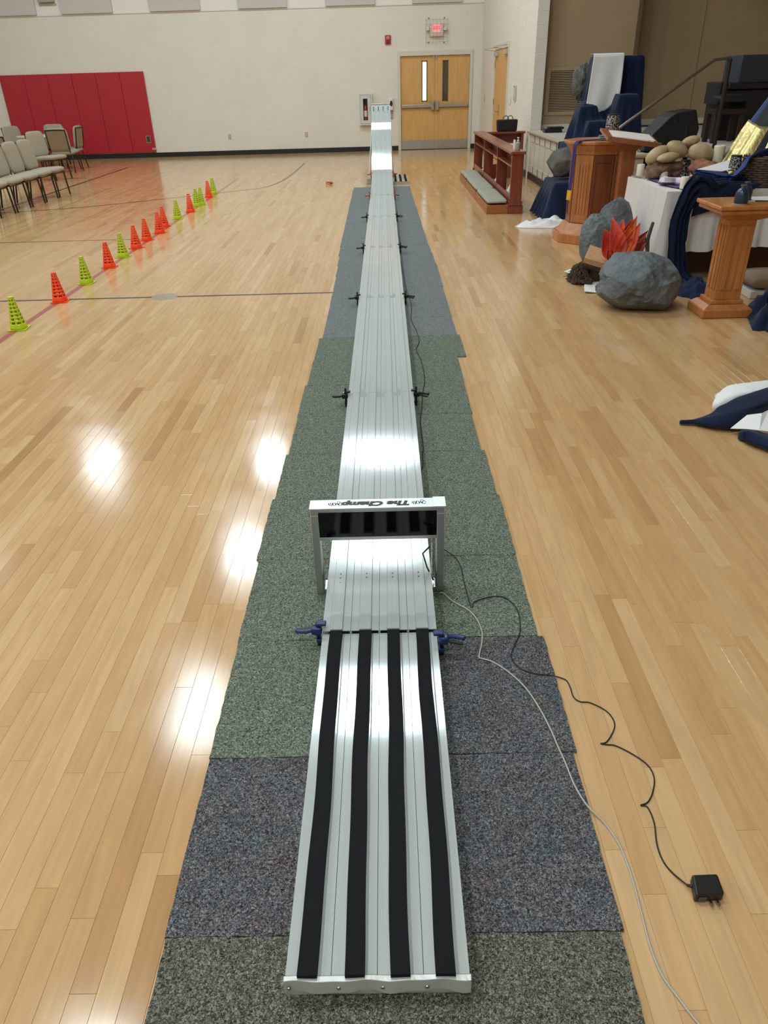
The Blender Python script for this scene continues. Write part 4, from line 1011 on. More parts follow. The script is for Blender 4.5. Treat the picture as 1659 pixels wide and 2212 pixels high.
# ------------------------------------------------------------------ cloth helpers
def drape(mb, x0, x1, y0, y1, zt, zb, flare=0.06, folds=14, amp=0.03, seed=0, rnd=0.06, hem=0.0):
    """cloth thrown over a box: rounded top, folded skirt"""
    cx, cy, a, b_ = (x0+x1)/2, (y0+y1)/2, (x1-x0)/2, (y1-y0)/2; n = 96
    def pt(th, sc, z, out):
        c_, s_ = math.cos(th), math.sin(th); k = (abs(c_)**5+abs(s_)**5)**-0.2
        return Vector((cx+(a*sc)*k*c_+out*c_, cy+(b_*sc)*k*s_+out*s_, z))
    rings = []
    for sc in (0.02, 0.35, 0.7, 0.9): rings.append([pt(2*PI*i/n, sc, zt+0.012*fbm((seed+5*sc*math.cos(2*PI*i/n), 5*sc*math.sin(2*PI*i/n), seed)), 0) for i in range(n)])
    nv = 14
    for j in range(nv+1):
        v = j/nv; z = zt-rnd*0.3-(zt-zb)*v
        ring = []
        for i in range(n):
            th = 2*PI*i/n
            ph = folds*th+2.2*fbm((math.cos(th)*1.3+seed, math.sin(th)*1.3, v*0.6))
            o = flare*v**1.2+amp*(v**0.7)*(math.sin(ph)+0.4*math.sin(2.3*ph+1))+0.02*fbm((math.cos(th)*3+seed*2, math.sin(th)*3, v*2))
            zz = z+hem*math.sin(2*th+seed)*v
            ring.append(pt(th, 1.0-0.04*(1-v)**3, zz if j else zt-rnd*0.12, o))
        rings.append(ring)
    vs = [p for r in rings for p in r]; fs = []
    for j in range(len(rings)-1):
        for i in range(n): fs.append((j*n+i, (j+1)*n+i, (j+1)*n+(i+1) % n, j*n+(i+1) % n))
    fs.append(tuple(range(n)))
    return mb.add(vs, fs)
def ribbon(mb, path, width, wave=0.01, nf=3, seed=0, nu=22, k=5, up=Vector((0,0,1)), side=None, sag=0.0):
    """folded strip of cloth following a path; width may be a list"""
    P = smooth_path(path, k); n = len(P); vs, fs = [], []
    for i, p in enumerate(P):
        tt = (P[min(i+1, n-1)]-P[max(i-1, 0)]).normalized()
        sd = Vector(side) if side is not None else tt.cross(up)
        sd = (sd-tt*sd.dot(tt))
        if sd.length < 1e-3: sd = Vector((1,0,0))
        sd.normalize(); nn = sd.cross(tt)
        f = i/(n-1)*(len(width)-1) if isinstance(width, (list, tuple)) else 0
        wd = width if not isinstance(width, (list, tuple)) else width[int(f)]+(width[min(int(f)+1, len(width)-1)]-width[int(f)])*(f-int(f))
        for j in range(nu):
            u = j/(nu-1)*2-1
            h = wave*math.cos(u*nf*PI+seed+1.3*fbm((i*0.09, seed, 0)))+wave*0.8*fbm((i*0.15+seed, u*1.7, 3))
            vs.append(p+sd*u*wd/2+nn*h-Vector((0, 0, sag*u*u)))
    for i in range(n-1):
        for j in range(nu-1): fs.append((i*nu+j, (i+1)*nu+j, (i+1)*nu+j+1, i*nu+j+1))
    return mb.add(vs, fs)
def mound(mb, cx, cy, rx, ry, h, seed=0, rough=0.35, rot=0.0, n=40, m_=12, z0=0.002, freq=2.2):
    vs, fs = [], []
    for j in range(m_+1):
        f = 1-j/m_
        for i in range(n):
            th = 2*PI*i/n; rr = f*(1+0.22*fbm((math.cos(th)*1.5+seed, math.sin(th)*1.5, 1)))
            x, y = rr*math.cos(th), rr*math.sin(th)
            z = z0+max(0, h*(1-f**2.2)*(1+rough*1.6*fbm((x*freq+seed, y*freq, seed))))+0.006*(1-f)+ (0.0 if j else 0)
            X = x*rx; Y = y*ry
            vs.append((cx+X*math.cos(rot)-Y*math.sin(rot), cy+X*math.sin(rot)+Y*math.cos(rot), z))
    for j in range(m_):
        for i in range(n): fs.append((j*n+i, j*n+(i+1) % n, (j+1)*n+(i+1) % n, (j+1)*n+i))
    fs.append(tuple(m_*n+i for i in range(n)))
    return mb.add(vs, fs)
def rock(mb, c, r, seed=0, rough=0.25, sub=4, flat=None, cut=0.0, freq=1.2, ridge=0.0, facets=0):
    rf = random.Random(int(seed*13)+1); pls = []
    for _ in range(facets):
        nv = Vector((rf.gauss(0,1), rf.gauss(0,1), rf.gauss(0,1))).normalized(); pls.append((nv, rf.uniform(0.84, 0.985)))
    bm = bmesh.new(); bmesh.ops.create_icosphere(bm, subdivisions=sub, radius=1.0)
    vs = []
    for v in bm.verts:
        p = v.co.copy(); d = 1+rough*fbm((p.x*freq+seed, p.y*freq, p.z*freq+seed*0.7), 3)+ridge*(abs(fbm((p.x*3.1-seed, p.y*3.1, p.z*3.1), 3))-0.2)+ridge*0.35*(abs(fbm((p.x*8-seed, p.y*8, p.z*8), 2)))
        for nv, dd in pls:
            k_ = nv.dot(p)
            if k_*d > dd: d = dd/k_+(d-dd/k_)*0.12
        q = Vector((p.x*r[0]*d, p.y*r[1]*d, p.z*r[2]*d))
        if flat is not None and q.z < flat: q.z = flat+(q.z-flat)*0.06
        vs.append(q+Vector(c))
    fs = [[v.index for v in f.verts] for f in bm.faces]; bm.free()
    return mb.add(vs, fs)

def hdrape(mb, boxes, x0, x1, y0, y1, zb, nx=80, ny=80, seed=0, fold=0.3, ff=16.0):
    """one sheet of cloth thrown over several boxes (x0,x1,y0,y1,h,steepness)"""
    Z = {}
    for j in range(ny):
        for i in range(nx):
            x = x0+(x1-x0)*i/(nx-1); y = y0+(y1-y0)*j/(ny-1); acc = 0.0; ss_ = 14.0
            for bx0, bx1, by0, by1, h, k in boxes:
                dx = max(bx0-x, 0, x-bx1); dy = max(by0-y, 0, y-by1); d = math.hypot(dx, dy)
                cxp, cyp = min(max(x, bx0), bx1), min(max(y, by0), by1); a = math.atan2(y-(by0+by1)/2, x-(bx0+bx1)/2)
                f = 1+fold*math.sin((cxp-cyp)*ff*2.2+a*ff*0.35+1.5*fbm((x*2+seed, y*2, seed)))*min(1, d*12)
                r_ = 0.03; acc += math.exp(ss_*(h-k*f*(math.sqrt(d*d+r_*r_)-r_)-zb))
            z = zb+math.log(acc)/ss_+0.008*fbm((x*9+seed, y*9, 1))
            Z[i, j] = (x, y, max(z, zb))
    idx = {}; vs, fs = [], []
    for j in range(ny-1):
        for i in range(nx-1):
            q = [(i, j), (i+1, j), (i+1, j+1), (i, j+1)]
            if max(Z[k][2] for k in q) <= zb+0.002: continue
            f = []
            for k in q:
                if k not in idx: idx[k] = len(vs); vs.append(Z[k])
                f.append(idx[k])
            fs.append(f)
    return mb.add(vs, fs)
# ------------------------------------------------------------------ navy draped steps with white cloth and rocks
t = thing('draped_pedestals', 'stepped pedestals on the stage draped in dark navy cloth', 'draped display', (3.3, 12.5, STZ))
def dr(*a, **k): return drape(MB(), *a, **k)
o = lambda mb, nm, mat=m_navy: mb.build(nm, mat, t, smooth=True, angle=1.2, loc=(-3.3, -12.5, -STZ))
o(hdrape(MB(), [(3.14, 3.82, 12.45, 12.85, 1.87, 12), (2.92, 3.14, 12.2, 12.5, 1.24, 5.5), (3.40, 3.66, 11.95, 12.2, 1.39, 7.5), (3.0, 3.7, 11.95, 12.3, 1.06, 5), (3.0, 3.62, 12.28, 12.5, 1.27, 6)], 2.74, 4.1, 11.62, 13.15, STZ+0.006, 110, 120, 3, 0.3, 15), 'navy_sheet')
t = thing('draped_step', 'low floor step under navy cloth spilling from the stage edge', 'draped display', (2.4, 10.6, 0))
o = lambda mb, nm, mat=m_navy: mb.build(nm, mat, t, smooth=True, angle=1.2, loc=(-2.4, -10.6, 0))
o(hdrape(MB(), [(2.24, 2.58, 10.35, 11.0, 0.44, 3.4)], 1.98, 2.655, 9.95, 11.4, 0.006, 60, 90, 7, 0.22, 12), 'floor_drape')
def fall(u, v):                       # cloth running from the stage down to the step
    y = 10.35+u*1.75; wv = 0.018*math.sin(u*26+2*v)+0.012*math.sin(u*57)
    if v < 0.3: f = v/0.3; return (2.95-0.30*f, y, 0.80+0.012*abs(wv)*20*0.2+0.003)
    f = (v-0.3)/0.7; return (2.645-0.06*f-abs(wv)-0.015, y+0.05*f, 0.80-0.79*f)
o(MB().grid(60, 24, fall), 'falling_cloth')
def wcl(u, v):
    x = 3.06+0.44*u-0.03*v; zt_, zb_ = 1.897, 1.06+0.30*u**1.6+0.03*math.sin(u*7)
    if v < 0.18: f = v/0.18; return (x, 12.62-0.30*f, zt_+0.006)
    f = (v-0.18)/0.82; return (x-0.05*f*(1-u), 12.315-0.02*f-0.06*math.sin(f*PI/2)+0.014*math.sin(u*9+f*2)*f, zt_+0.004-(zt_-zb_)*f)
tag(MB().grid(30, 26, wcl).build('white_cloth', m_whitec, smooth=True, solid=0.003, angle=1.5), 'white cloth hanging over top of the navy draped pedestal', 'cloth')
tag(rock(MB(), (2.40, 10.66, 0.645), (0.235, 0.19, 0.20), 3, 0.2, 5, flat=-0.17, ridge=0.06, facets=40).build('prop_rock', m_rockb, smooth=True, angle=0.5), 'brownish grey prop rock sitting on the navy draped floor step', 'rock')
tag(rock(MB(), (3.06, 12.98, 1.56), (0.13, 0.12, 0.24), 9, 0.25, 4, ridge=0.1).build('prop_rock', m_rockb, smooth=True, angle=0.5), 'grey prop rock half hidden behind the hanging white cloth', 'rock')
wc = MB(); mound(wc, 2.08, 9.75, 0.42, 0.15, 0.075, 4, 0.5, -0.05, z0=0.003, freq=3)
tag(wc.build('floor_cloth', m_whitec, smooth=True, angle=1.4), 'crumpled white cloth on floor below the navy draped step', 'cloth')
nc = MB(); mound(nc, 2.28, 9.52, 0.24, 0.12, 0.05, 8, 0.5, 0.3, z0=0.003, freq=3)
tag(nc.build('floor_cloth', m_navy, smooth=True, angle=1.4), 'navy cloth end on floor beside the crumpled white cloth', 'cloth')

# ------------------------------------------------------------------ octagonal lectern, purple stole, plates, lantern
t = thing('octagonal_font', 'honey oak octagonal font pedestal with fluted corner panels', 'font', (2.36, 8.86, 0))
R8 = PI/8
def oc(mb, a, z0, z1, a2=None):      # octagon by apothem
    a2 = a if a2 is None else a2; r, r2 = a/math.cos(R8), a2/math.cos(R8)
    return mb.lathe([(r, z0), (r2, z1)], 8, rot=R8)
oc(MB(), 0.40, 0.001, 0.10).build('base_plinth', m_oak, t, bevel=0.006)
mb = MB(); oc(mb, 0.37, 0.10, 0.13, 0.34); oc(mb, 0.34, 0.13, 0.17, 0.31); oc(mb, 0.31, 0.17, 0.20, 0.285)
mb.build('base_moulding', m_oak, t)
oc(MB(), 0.265, 0.20, 0.90).build('column', m_oakd, t)
for k in range(8):
    T = Matrix.Rotation(k*PI/4, 4, 'Z'); hw_ = 0.265*math.tan(R8)
    if k % 2 == 1:
        pn = MB().box(0.266, 0.276, -hw_+0.004, hw_-0.004, 0.205, 0.895, T).build('pilaster', m_oak, t, bevel=0.002)
        for s in (-0.055, -0.018, 0.018, 0.055): MB().box(0.2765, 0.283, s-0.011, s+0.011, 0.30, 0.80, T).build('flute', m_oak, pn, bevel=0.004)
        MB().box(0.2765, 0.281, -hw_+0.015, hw_-0.015, 0.215, 0.28, T).build('pilaster_block', m_oak, pn, bevel=0.002)
    else:
        MB().box(0.266, 0.274, -hw_+0.004, -hw_+0.03, 0.205, 0.895, T).box(0.266, 0.274, hw_-0.03, hw_-0.004, 0.205, 0.895, T).box(0.266, 0.274, -hw_+0.03, hw_-0.03, 0.82, 0.895, T).box(0.266, 0.274, -hw_+0.03, hw_-0.03, 0.205, 0.27, T).build('panel_frame', m_oakd, t, bevel=0.002)
mb = MB(); oc(mb, 0.28, 0.90, 0.93, 0.29); oc(mb, 0.29, 0.93, 0.985, 0.335); oc(mb, 0.335, 0.985, 1.0, 0.335)
mb.build('cap_moulding', m_oak, t)
oc(MB(), 0.36, 1.0, 1.032).build('top_slab', m_oak, t, bevel=0.008, seg=3)
t = thing('purple_stole', 'purple stole with gold end hanging over left edge of the font', 'stole', (0, 0, 0))
ribbon(MB(), [(2.52, 8.86, 1.040), (2.25, 8.70, 1.040), (2.10, 8.635, 1.036), (2.035, 8.60, 1.01), (2.03, 8.595, 0.9), (2.025, 8.59, 0.7), (2.015, 8.585, 0.56)], 0.055, 0.003, 1.5, side=(0.45, -0.9, 0)).build('stole_band', M('deep_violet', (58, 44, 104), 0.85), t, smooth=True, solid=0.004)
ribbon(MB(), [(2.015, 8.585, 0.56), (2.012, 8.584, 0.51), (2.01, 8.583, 0.46)], 0.065, 0.003, 1.5, side=(0.45, -0.9, 0)).build('gold_end', m_goldf, t, smooth=True, solid=0.006)
for k, (c_, nm) in enumerate((((118, 138, 138), 'lower'), ((152, 160, 150), 'middle'), ((104, 128, 132), 'upper'))):
    tag(MB().lathe([(0.09, 0), (0.12, 0.010), (0.118, 0.014), (0.09, 0.008)], 28, (2.42+0.004*k, 8.74, 1.0335+0.0155*k)).build('plate', M('plate_'+nm, c_, 0.35), smooth=True), f'{"blue grey pale grey dull teal".split()[0] if k == 0 else ("pale grey" if k == 1 else "dull teal")} plate, {nm} one in the stack on the font', 'plate')
m_dam = bpy.data.materials.new('damask_black_white'); m_dam.use_nodes = True
_n = m_dam.node_tree.nodes; _l = m_dam.node_tree.links; _tc = _n.new('ShaderNodeTexCoord'); _v = _n.new('ShaderNodeTexVoronoi'); _v.feature = 'DISTANCE_TO_EDGE'; _v.inputs['Scale'].default_value = 42
_nz = _n.new('ShaderNodeTexNoise'); _nz.inputs['Scale'].default_value = 60; _nz.inputs['Detail'].default_value = 1
_l.new(_tc.outputs['Object'], _nz.inputs['Vector']); _ad = _n.new('ShaderNodeMixRGB'); _ad.inputs[0].default_value = 0.03; _l.new(_tc.outputs['Object'], _ad.inputs[1]); _l.new(_nz.outputs['Color'], _ad.inputs[2]); _l.new(_ad.outputs[0], _v.inputs['Vector'])
_r = _n.new('ShaderNodeValToRGB'); _r.color_ramp.interpolation = 'CONSTANT'; _r.color_ramp.elements[0].color = lin((196, 192, 188)); _r.color_ramp.elements[1].position = 0.06; _r.color_ramp.elements[1].color = lin((20, 18, 20))
_l.new(_v.outputs['Distance'], _r.inputs['Fac']); _l.new(_r.outputs['Color'], _n['Principled BSDF'].inputs['Base Color'])
def lantern(c, h, r, lab, plain=False):
    t = thing('candle_lantern', lab, 'lantern', c)
    MB().lathe([(r, 0), (r*1.02, 0.01), (r*0.92, h*0.75), (r*0.86, h), (r*0.80, h), (r*0.86, h*0.72), (r*0.9, 0.012)], 22).build('lantern_wall', m_dam, t, smooth=True)
    MB().lathe([(r*0.84, h), (r*0.92, h+0.008), (r*0.80, h+0.012)], 22).build('lantern_rim', m_blk, t)
lantern((2.52, 9.02, 1.033), 0.22, 0.075, 'black openwork candle lantern on the font behind the slanted reading desk')

# ------------------------------------------------------------------ reading stand in front of the font
t = thing('reading_stand', 'tall oak reading stand with slanted desk in front of the font', 'lectern', (2.47, 8.16, 0))
MB().box(-0.22, 0.22, -0.17, 0.17, 0.001, 0.06).build('foot', m_oak, t, bevel=0.01)
MB().box(-0.07, 0.07, -0.05, 0.05, 0.06, 1.0).build('stand_post', M('post_oak', (146, 82, 46), 0.4, var=0.2, vscale=3, stretch=(9, 9, 0.5)), t, bevel=0.006)
MB().taper((-0.07, 0.07, -0.05, 0.05, 0.97), (-0.17, 0.17, -0.12, 0.12, 1.06)).build('bracket', MATS['post_oak'], t)
TD = Matrix.Translation((0, 0, 1.085)) @ Matrix.Rotation(0.14, 4, 'Y') @ Matrix.Rotation(0.20, 4, 'X')
MB().box(-0.27, 0.27, -0.17, 0.19, -0.015, 0.012, TD).build('desk', M('desk_oak', (150, 92, 56), 0.35, var=0.15, vscale=3, stretch=(0.6, 8, 8)), t, bevel=0.004)
MB().box(-0.27, 0.27, -0.19, -0.17, -0.015, 0.030, TD).build('desk_lip', MATS['desk_oak'], t, bevel=0.003)
tt = thing('paper_stack', 'loose white papers lying on the slanted reading desk', 'papers', (2.47, 8.16, 0))
for k in range(3): MB().box(-0.2+0.03*k, 0.19+0.02*k, -0.15+0.02*k, 0.12, 0.0125+0.0035*k, 0.0155+0.0035*k, TD @ Matrix.Rotation(0.05*k-0.04, 4, 'Z')).build('sheet', M('paper', (228, 216, 210), 0.7), tt)

# ------------------------------------------------------------------ wooden pedestal table at right with jars
t = thing('pedestal_table', 'oak pedestal stand with square base and moulded top at right edge', 'pedestal', (2.60, 5.68, 0))
MB().box(-0.19, 0.19, -0.15, 0.17, 0.001, 0.065).build('base', m_oak, t, bevel=0.008)
MB().taper((-0.18, 0.18, -0.14, 0.16, 0.065), (-0.14, 0.14, -0.11, 0.13, 0.095)).build('base_moulding', m_oak, t)
MB().box(-0.125, 0.125, -0.10, 0.115, 0.095, 0.125).build('column_foot', m_oak, t, bevel=0.006)
MB().box(-0.10, 0.10, -0.085, 0.10, 0.125, 0.735).build('column', m_oak, t, bevel=0.003)
for s in (-0.055, 0.0, 0.055): MB().box(s-0.018, s+0.018, -0.092, -0.085, 0.20, 0.66).build('flute', m_oak, t, bevel=0.005)
for s in (-0.05, 0.0, 0.055): MB().box(-0.107, -0.10, s-0.018, s+0.018, 0.20, 0.66).build('flute', m_oak, t, bevel=0.005)
MB().taper((-0.11, 0.11, -0.09, 0.11, 0.70), (-0.19, 0.30, -0.17, 0.19, 0.755)).build('bracket', m_oak, t)
MB().box(-0.225, 0.42, -0.205, 0.225, 0.755, 0.785).build('under_top', m_oak, t, bevel=0.01)
MB().box(-0.24, 0.44, -0.22, 0.24, 0.785, 0.815).build('table_top', m_oak, t, bevel=0.008, seg=3)
m_jar = M('blue_glaze', (34, 48, 72), 0.18, var=0.35, vscale=25, stretch=(1, 1, 6))
for x, y, lab in ((2.535, 5.56, 'dark blue glazed jar nearest the front edge of the oak pedestal'), (2.63, 5.72, 'dark blue glazed jar behind another on the oak pedestal')):
    t = thing('ceramic_jar', lab, 'jar', (x, y, 0.8155), 0, 'blue jars on the pedestal')
    MB().lathe([(0.044, 0), (0.047, 0.01), (0.047, 0.055), (0.044, 0.075), (0.030, 0.098), (0.014, 0.106), (0.013, 0.114)], 22).build('jar_body', m_jar, t, smooth=True, angle=1.0)
    MB().lathe([(0.013, 0.114), (0.020, 0.118), (0.020, 0.126), (0.008, 0.128)], 16).build('jar_mouth', M('jar_rim', (84, 84, 92), 0.3), t)
    MB().lathe([(0.049, 0.0), (0.049, 0.006)], 22).build('jar_foot', M('jar_foot', (150, 148, 146), 0.5), t)
tag(MB().box(2.64, 2.98, 5.66, 5.88, 0.8155, 0.818).build('paper_sheet', M('paper2', (214, 208, 206), 0.7)), 'white paper lying on the oak pedestal behind the jars', 'paper')
t = thing('microphone_pack', 'small grey clip microphone with dark cord on the oak pedestal', 'microphone', (2.80, 5.58, 0.8185))
MB().tube([(-0.01, 0, 0.016), (0.05, 0.01, 0.016)], [0.014, 0.016], 10).build('microphone_body', M('mic_grey', (96, 96, 98), 0.35, 0.4), t, smooth=True)
MB().tube(smooth_path([(-0.13, 0.05, 0.005), (-0.08, 0.03, 0.006), (-0.04, 0.005, 0.008), (-0.01, 0, 0.014)], 4), 0.005, 6).tube(smooth_path([(0.05, 0.01, 0.014), (0.06, -0.06, 0.012), (0.065, -0.135, -0.03), (0.068, -0.140, -0.10)], 4), 0.003, 6).build('cord', m_blkr, t)

# ------------------------------------------------------------------ boulders, camp fire prop
tag(rock(MB(), (2.02, 5.93, 0.195), (0.355, 0.28, 0.245), 12, 0.16, 6, flat=-0.19, ridge=0.05, facets=60).build('prop_boulder', m_rock, smooth=True, angle=0.5), 'big grey prop boulder at front beside the oak pedestal', 'boulder')
mb = MB(); rock(mb, (2.17, 7.28, 0.32), (0.20, 0.20, 0.36), 21, 0.16, 5, flat=-0.315, ridge=0.06, facets=40)
rock(mb, (1.99, 7.24, 0.26), (0.155, 0.18, 0.28), 24, 0.18, 5, flat=-0.255, ridge=0.06, facets=40)
tag(mb.build('prop_boulder', m_rock, smooth=True, angle=0.5), 'tall twin peaked grey prop boulder behind the red flame leaves', 'boulder')
t = thing('flame_bouquet', 'fan of red and orange fabric leaves arranged as a camp fire', 'prop fire', (2.06, 6.62, 0.0))
m_fl = [M('flame_red', (255, 104, 88), 0.55, var=0.15, vscale=30), M('flame_coral', (250, 104, 72), 0.55, var=0.15, vscale=30), M('flame_orange', (246, 122, 66), 0.55, var=0.15, vscale=30), M('flame_rust', (168, 64, 44), 0.6, var=0.2, vscale=30)]
def leaf(base, tip, wd, bend, mat, name='flame_leaf'):
    b_, e = Vector(base), Vector(tip); d = e-b_; ln = d.length; sd = d.cross(Vector((0.15, -1, 0.1))).normalized(); nn = sd.cross(d).normalized()
    def f(u, v):
        ww = wd*1.25*max(0.02, math.sin(PI*v**0.62))**0.9; c_ = (u-0.5)*2
        return b_+d*v+sd*c_*ww/2+nn*(bend*math.sin(v*PI)-0.35*ww*(1-c_*c_)+0.0)
    MB().grid(7, 12, f).build(name, mat, t, smooth=True, solid=0.0015, angle=1.5)
def PY(px, py, Y):
    r = RC.T @ np.array([px-IW/2, py-IH/2, FPX]); tt_ = Y/r[1]; return Vector((r[0]*tt_, Y, CAMH+r[2]*tt_))
bs = PY(1332, 566, 6.55)
flames = [((1306,496),0.14,0),((1323,470),0.13,0),((1346,474),0.12,0),((1348,478),0.11,1),((1366,472),0.11,1),((1377,466),0.11,2),((1383,481),0.10,1),((1379,500),0.10,2),((1372,512),0.11,1),((1392,508),0.12,3),((1398,520),0.11,3),((1400,498),0.10,3),((1312,540),0.10,0),((1360,530),0.13,0),((1385,530),0.12,3)]
for k, ((px, py), wd, mi) in enumerate(flames):
    Y = 6.5+0.03*(k % 4)+(0.12 if mi == 3 else 0); tip = PY(px, py, Y)-Vector((2.06, 6.62, 0)); base = bs+(PY(px, py, Y)-bs)*0.12+Vector((0.035*math.sin(k*2.1), 0.03*math.cos(k*1.7), -0.03*(k % 3)))-Vector((2.06, 6.62, 0))
    leaf(base, tip, wd, 0.03*math.sin(k*1.3), m_fl[mi])
MB().tube([(-0.05, 0.0, 0.004), (0.0, -0.03, 0.22)], 0.02, 8).build('stem', m_bark, t)
m_twig = M('grey_bark', (94, 86, 76), 0.85, var=0.4, vscale=40, bump=0.7, bscale=60, bdist=0.006)
mb = MB(); mb.tube(smooth_path([PY(1390, 600, 6.9), PY(1398, 545, 6.85), PY(1400, 515, 6.82), PY(1411, 480, 6.8)], 4), [0.02, 0.02, 0.018, 0.018, 0.018, 0.017, 0.017, 0.016, 0.016, 0.016, 0.015, 0.014, 0.013], 8)
mb.tube([PY(1398, 540, 6.84), PY(1393, 515, 6.82), PY(1393, 503, 6.82)], [0.014, 0.012, 0.009], 7)
tag(mb.build('forked_branch', m_twig, smooth=True), 'forked grey branch standing behind the flame leaves', 'branch')
ctr = PY(1300, 565, 6.62); TL = Matrix.Translation((1.875, 6.62, 0.0)) @ Matrix.Rotation(0.35, 4, 'Z')
t = thing('split_log', 'split log with pale sawn face under the flame leaves', 'log', (0, 0, 0))
TL2 = Matrix.Translation((1.875, 6.72, 0.235)) @ Matrix.Scale(1.15, 4) @ Matrix.Rotation(-0.35, 4, 'Z') @ Matrix.Rotation(0.5, 4, 'X') @ Matrix.Rotation(0.25, 4, 'Y')
MB().prism([(-0.09,-0.075),(0.085,-0.085),(0.10,0.06),(-0.07,0.085)], -0.02, 0.03, TL2).build('sawn_face', M('sawn_wood', (186, 150, 108), 0.8, var=0.15, vscale=20), t, bevel=0.004)
MB().prism([(-0.095,-0.08),(0.09,-0.09),(0.105,0.065),(-0.075,0.09)], -0.06, -0.021, TL2).build('log_bark', m_bark, t, bevel=0.01)
MB().tube([(1.90, 6.80, 0.001), (1.89, 6.76, 0.14)], 0.06, 9).build('log_foot', m_bark, t)
t = thing('bark_pile', 'heap of dark shredded bark on white cloth before the boulders', 'bark', (0, 0, 0))
mb = MB(); mound(mb, 1.765, 6.80, 0.10, 0.15, 0.12, 6, 0.4, 0.25, z0=0.012); mb.build('bark_core', m_bark, t, smooth=True)
mb = MB(); rs = random.Random(3)
for k in range(260):
    a = rs.uniform(0, 2*PI); r = rs.random()**0.6; x, y = 1.765+0.10*r*math.cos(a), 6.80+0.15*r*math.sin(a); z = 0.02+0.13*(1-r*r); d = rs.uniform(0, 2*PI); l = rs.uniform(0.02, 0.05)
    mb.tube([(x-l*math.cos(d), y-l*math.sin(d), z), (x, y, z+rs.uniform(0.005, 0.03)), (x+l*math.cos(d), y+l*math.sin(d), z-0.005)], 0.003, 4)
tag(mb.build('bark_strands', M('bark_strand', (84, 62, 44), 0.8, var=0.4, vscale=50), t), kind='stuff')
wcp = [G(1218,588), G(1232,590), G(1262,612), G(1262,634), G(1292,634), G(1310,615), G(1300,580), G(1250,578)]
mb = MB(); cxy = sum(wcp, Vector())/8; vs = [Vector((cxy.x, cxy.y, 0.008))]+[Vector((p.x, p.y, 0.006+0.012*(k % 2))) for k, p in enumerate(wcp)]
mb.add(vs, [(0, k+1, (k+1) % 8+1) for k in range(8)])
tag(mb.build('floor_cloth', m_whitec, solid=0.004), 'small white cloth on floor under the bark heap', 'cloth')

# ------------------------------------------------------------------ altar table with white cloth
TY0, TY1, TXA, TXB, TZ = 6.78, 7.95, 2.44, 4.3, 0.752
t = thing('altar_table', 'dark wood altar table mostly hidden under a white cloth', 'table', (0, 0, 0))
MB().box(TXA+0.06, TXB-0.06, TY0+0.06, TY1-0.06, 0.69, 0.742).build('table_top', m_cherry, t)
for x in (TXA+0.12, TXB-0.12):
    for y in (TY0+0.12, TY1-0.12): MB().box(x-0.045, x+0.045, y-0.045, y+0.045, 0.001, 0.69).build('leg', m_cherry, t, bevel=0.004)
MB().box(TXA+0.16, TXB-0.16, TY0+0.2, TY0+0.22, 0.02, 0.69).build('front_panel', M('dark_cherry', (70, 36, 26), 0.45), t)
def tcl(u, v):
    # skirt round the table; u round the perimeter, v down
    per = [(TXA, TY1), (TXA, TY0), (TXB, TY0), (TXB, TY1), (TXA, TY1)]
    L_ = [TY1-TY0, TXB-TXA, TY1-TY0, TXB-TXA]; s_ = u*sum(L_); k = 0
    while k < 3 and s_ > L_[k]: s_ -= L_[k]; k += 1
    f = s_/L_[k]; x = per[k][0]+(per[k+1][0]-per[k][0])*f; y = per[k][1]+(per[k+1][1]-per[k][1])*f
    nx, ny = ((-1, 0), (0, -1), (1, 0), (0, 1))[k]
    hemz = {0: 0.05+0.02*math.sin(f*9), 1: 0.24+0.10*f+0.012*math.sin(f*22), 2: 0.2, 3: 0.2}[k]
    if k == 1 and f < 0.06: hemz = 0.06+0.18*f/0.06
    am = (0.016*math.sin(s_*34+1.2*fbm((s_*2, k, 0)))+0.012*math.sin(s_*61))*v**0.8+0.035*v**1.3
    return (x+nx*am, y+ny*am, TZ-0.008*(v > 0)-(TZ-0.008-hemz)*v)
mb = MB().grid(240, 16, tcl); n = 240
mb.add([(TXA,TY0,TZ-0.001),(TXB,TY0,TZ-0.001),(TXB,TY1,TZ-0.001),(TXA,TY1,TZ-0.001)], [(0,1,2,3)])
tag(mb.build('table_cloth', M('altar_linen', (218, 212, 210), 0.9, spec=0.1, bump=0.2, bscale=600, bdist=0.0005), smooth=True, angle=1.0), 'white linen cloth over the altar table hanging to the floor', 'tablecloth')
Z0 = TZ+0.0015
# candles
m_wick = M('wick', (40, 34, 30), 0.8)
def candle(x, y, z, r, h, lab):
    t = thing('pillar_candle', lab, 'candle', (x, y, z), 0, 'ivory pillar candles')
    MB().lathe([(r*0.96, 0), (r, 0.004), (r, h-0.006), (r*0.9, h), (r*0.5, h-0.008), (0.004, h-0.01)], 20).build('wax', m_candle, t, smooth=True)
    MB().tube([(0, 0, h-0.012), (0.001, 0, h+0.006)], 0.0015, 5).build('wick', m_wick, t)
for (px_, py_), lab in (((1384, 383), 'short ivory candle on altar table, nearest the reading stand'), ((1410, 387), 'short ivory candle on altar table, middle of three'), ((1435, 391), 'short ivory candle on altar table, nearest the purple cloth')):
    q = G(px_, py_, Z0); candle(q.x, q.y+0.035, Z0, 0.037, 0.115, lab)
q = G(1479, 411, Z0); candle(q.x, q.y+0.03, Z0+0.01, 0.036, 0.095, 'short ivory candle at front corner of altar table by the navy cloth')
candle(3.12, 7.5, Z0, 0.05, 0.29, 'tall ivory candle behind the stones on the altar table')
mb = MB(); rs = random.Random(11)
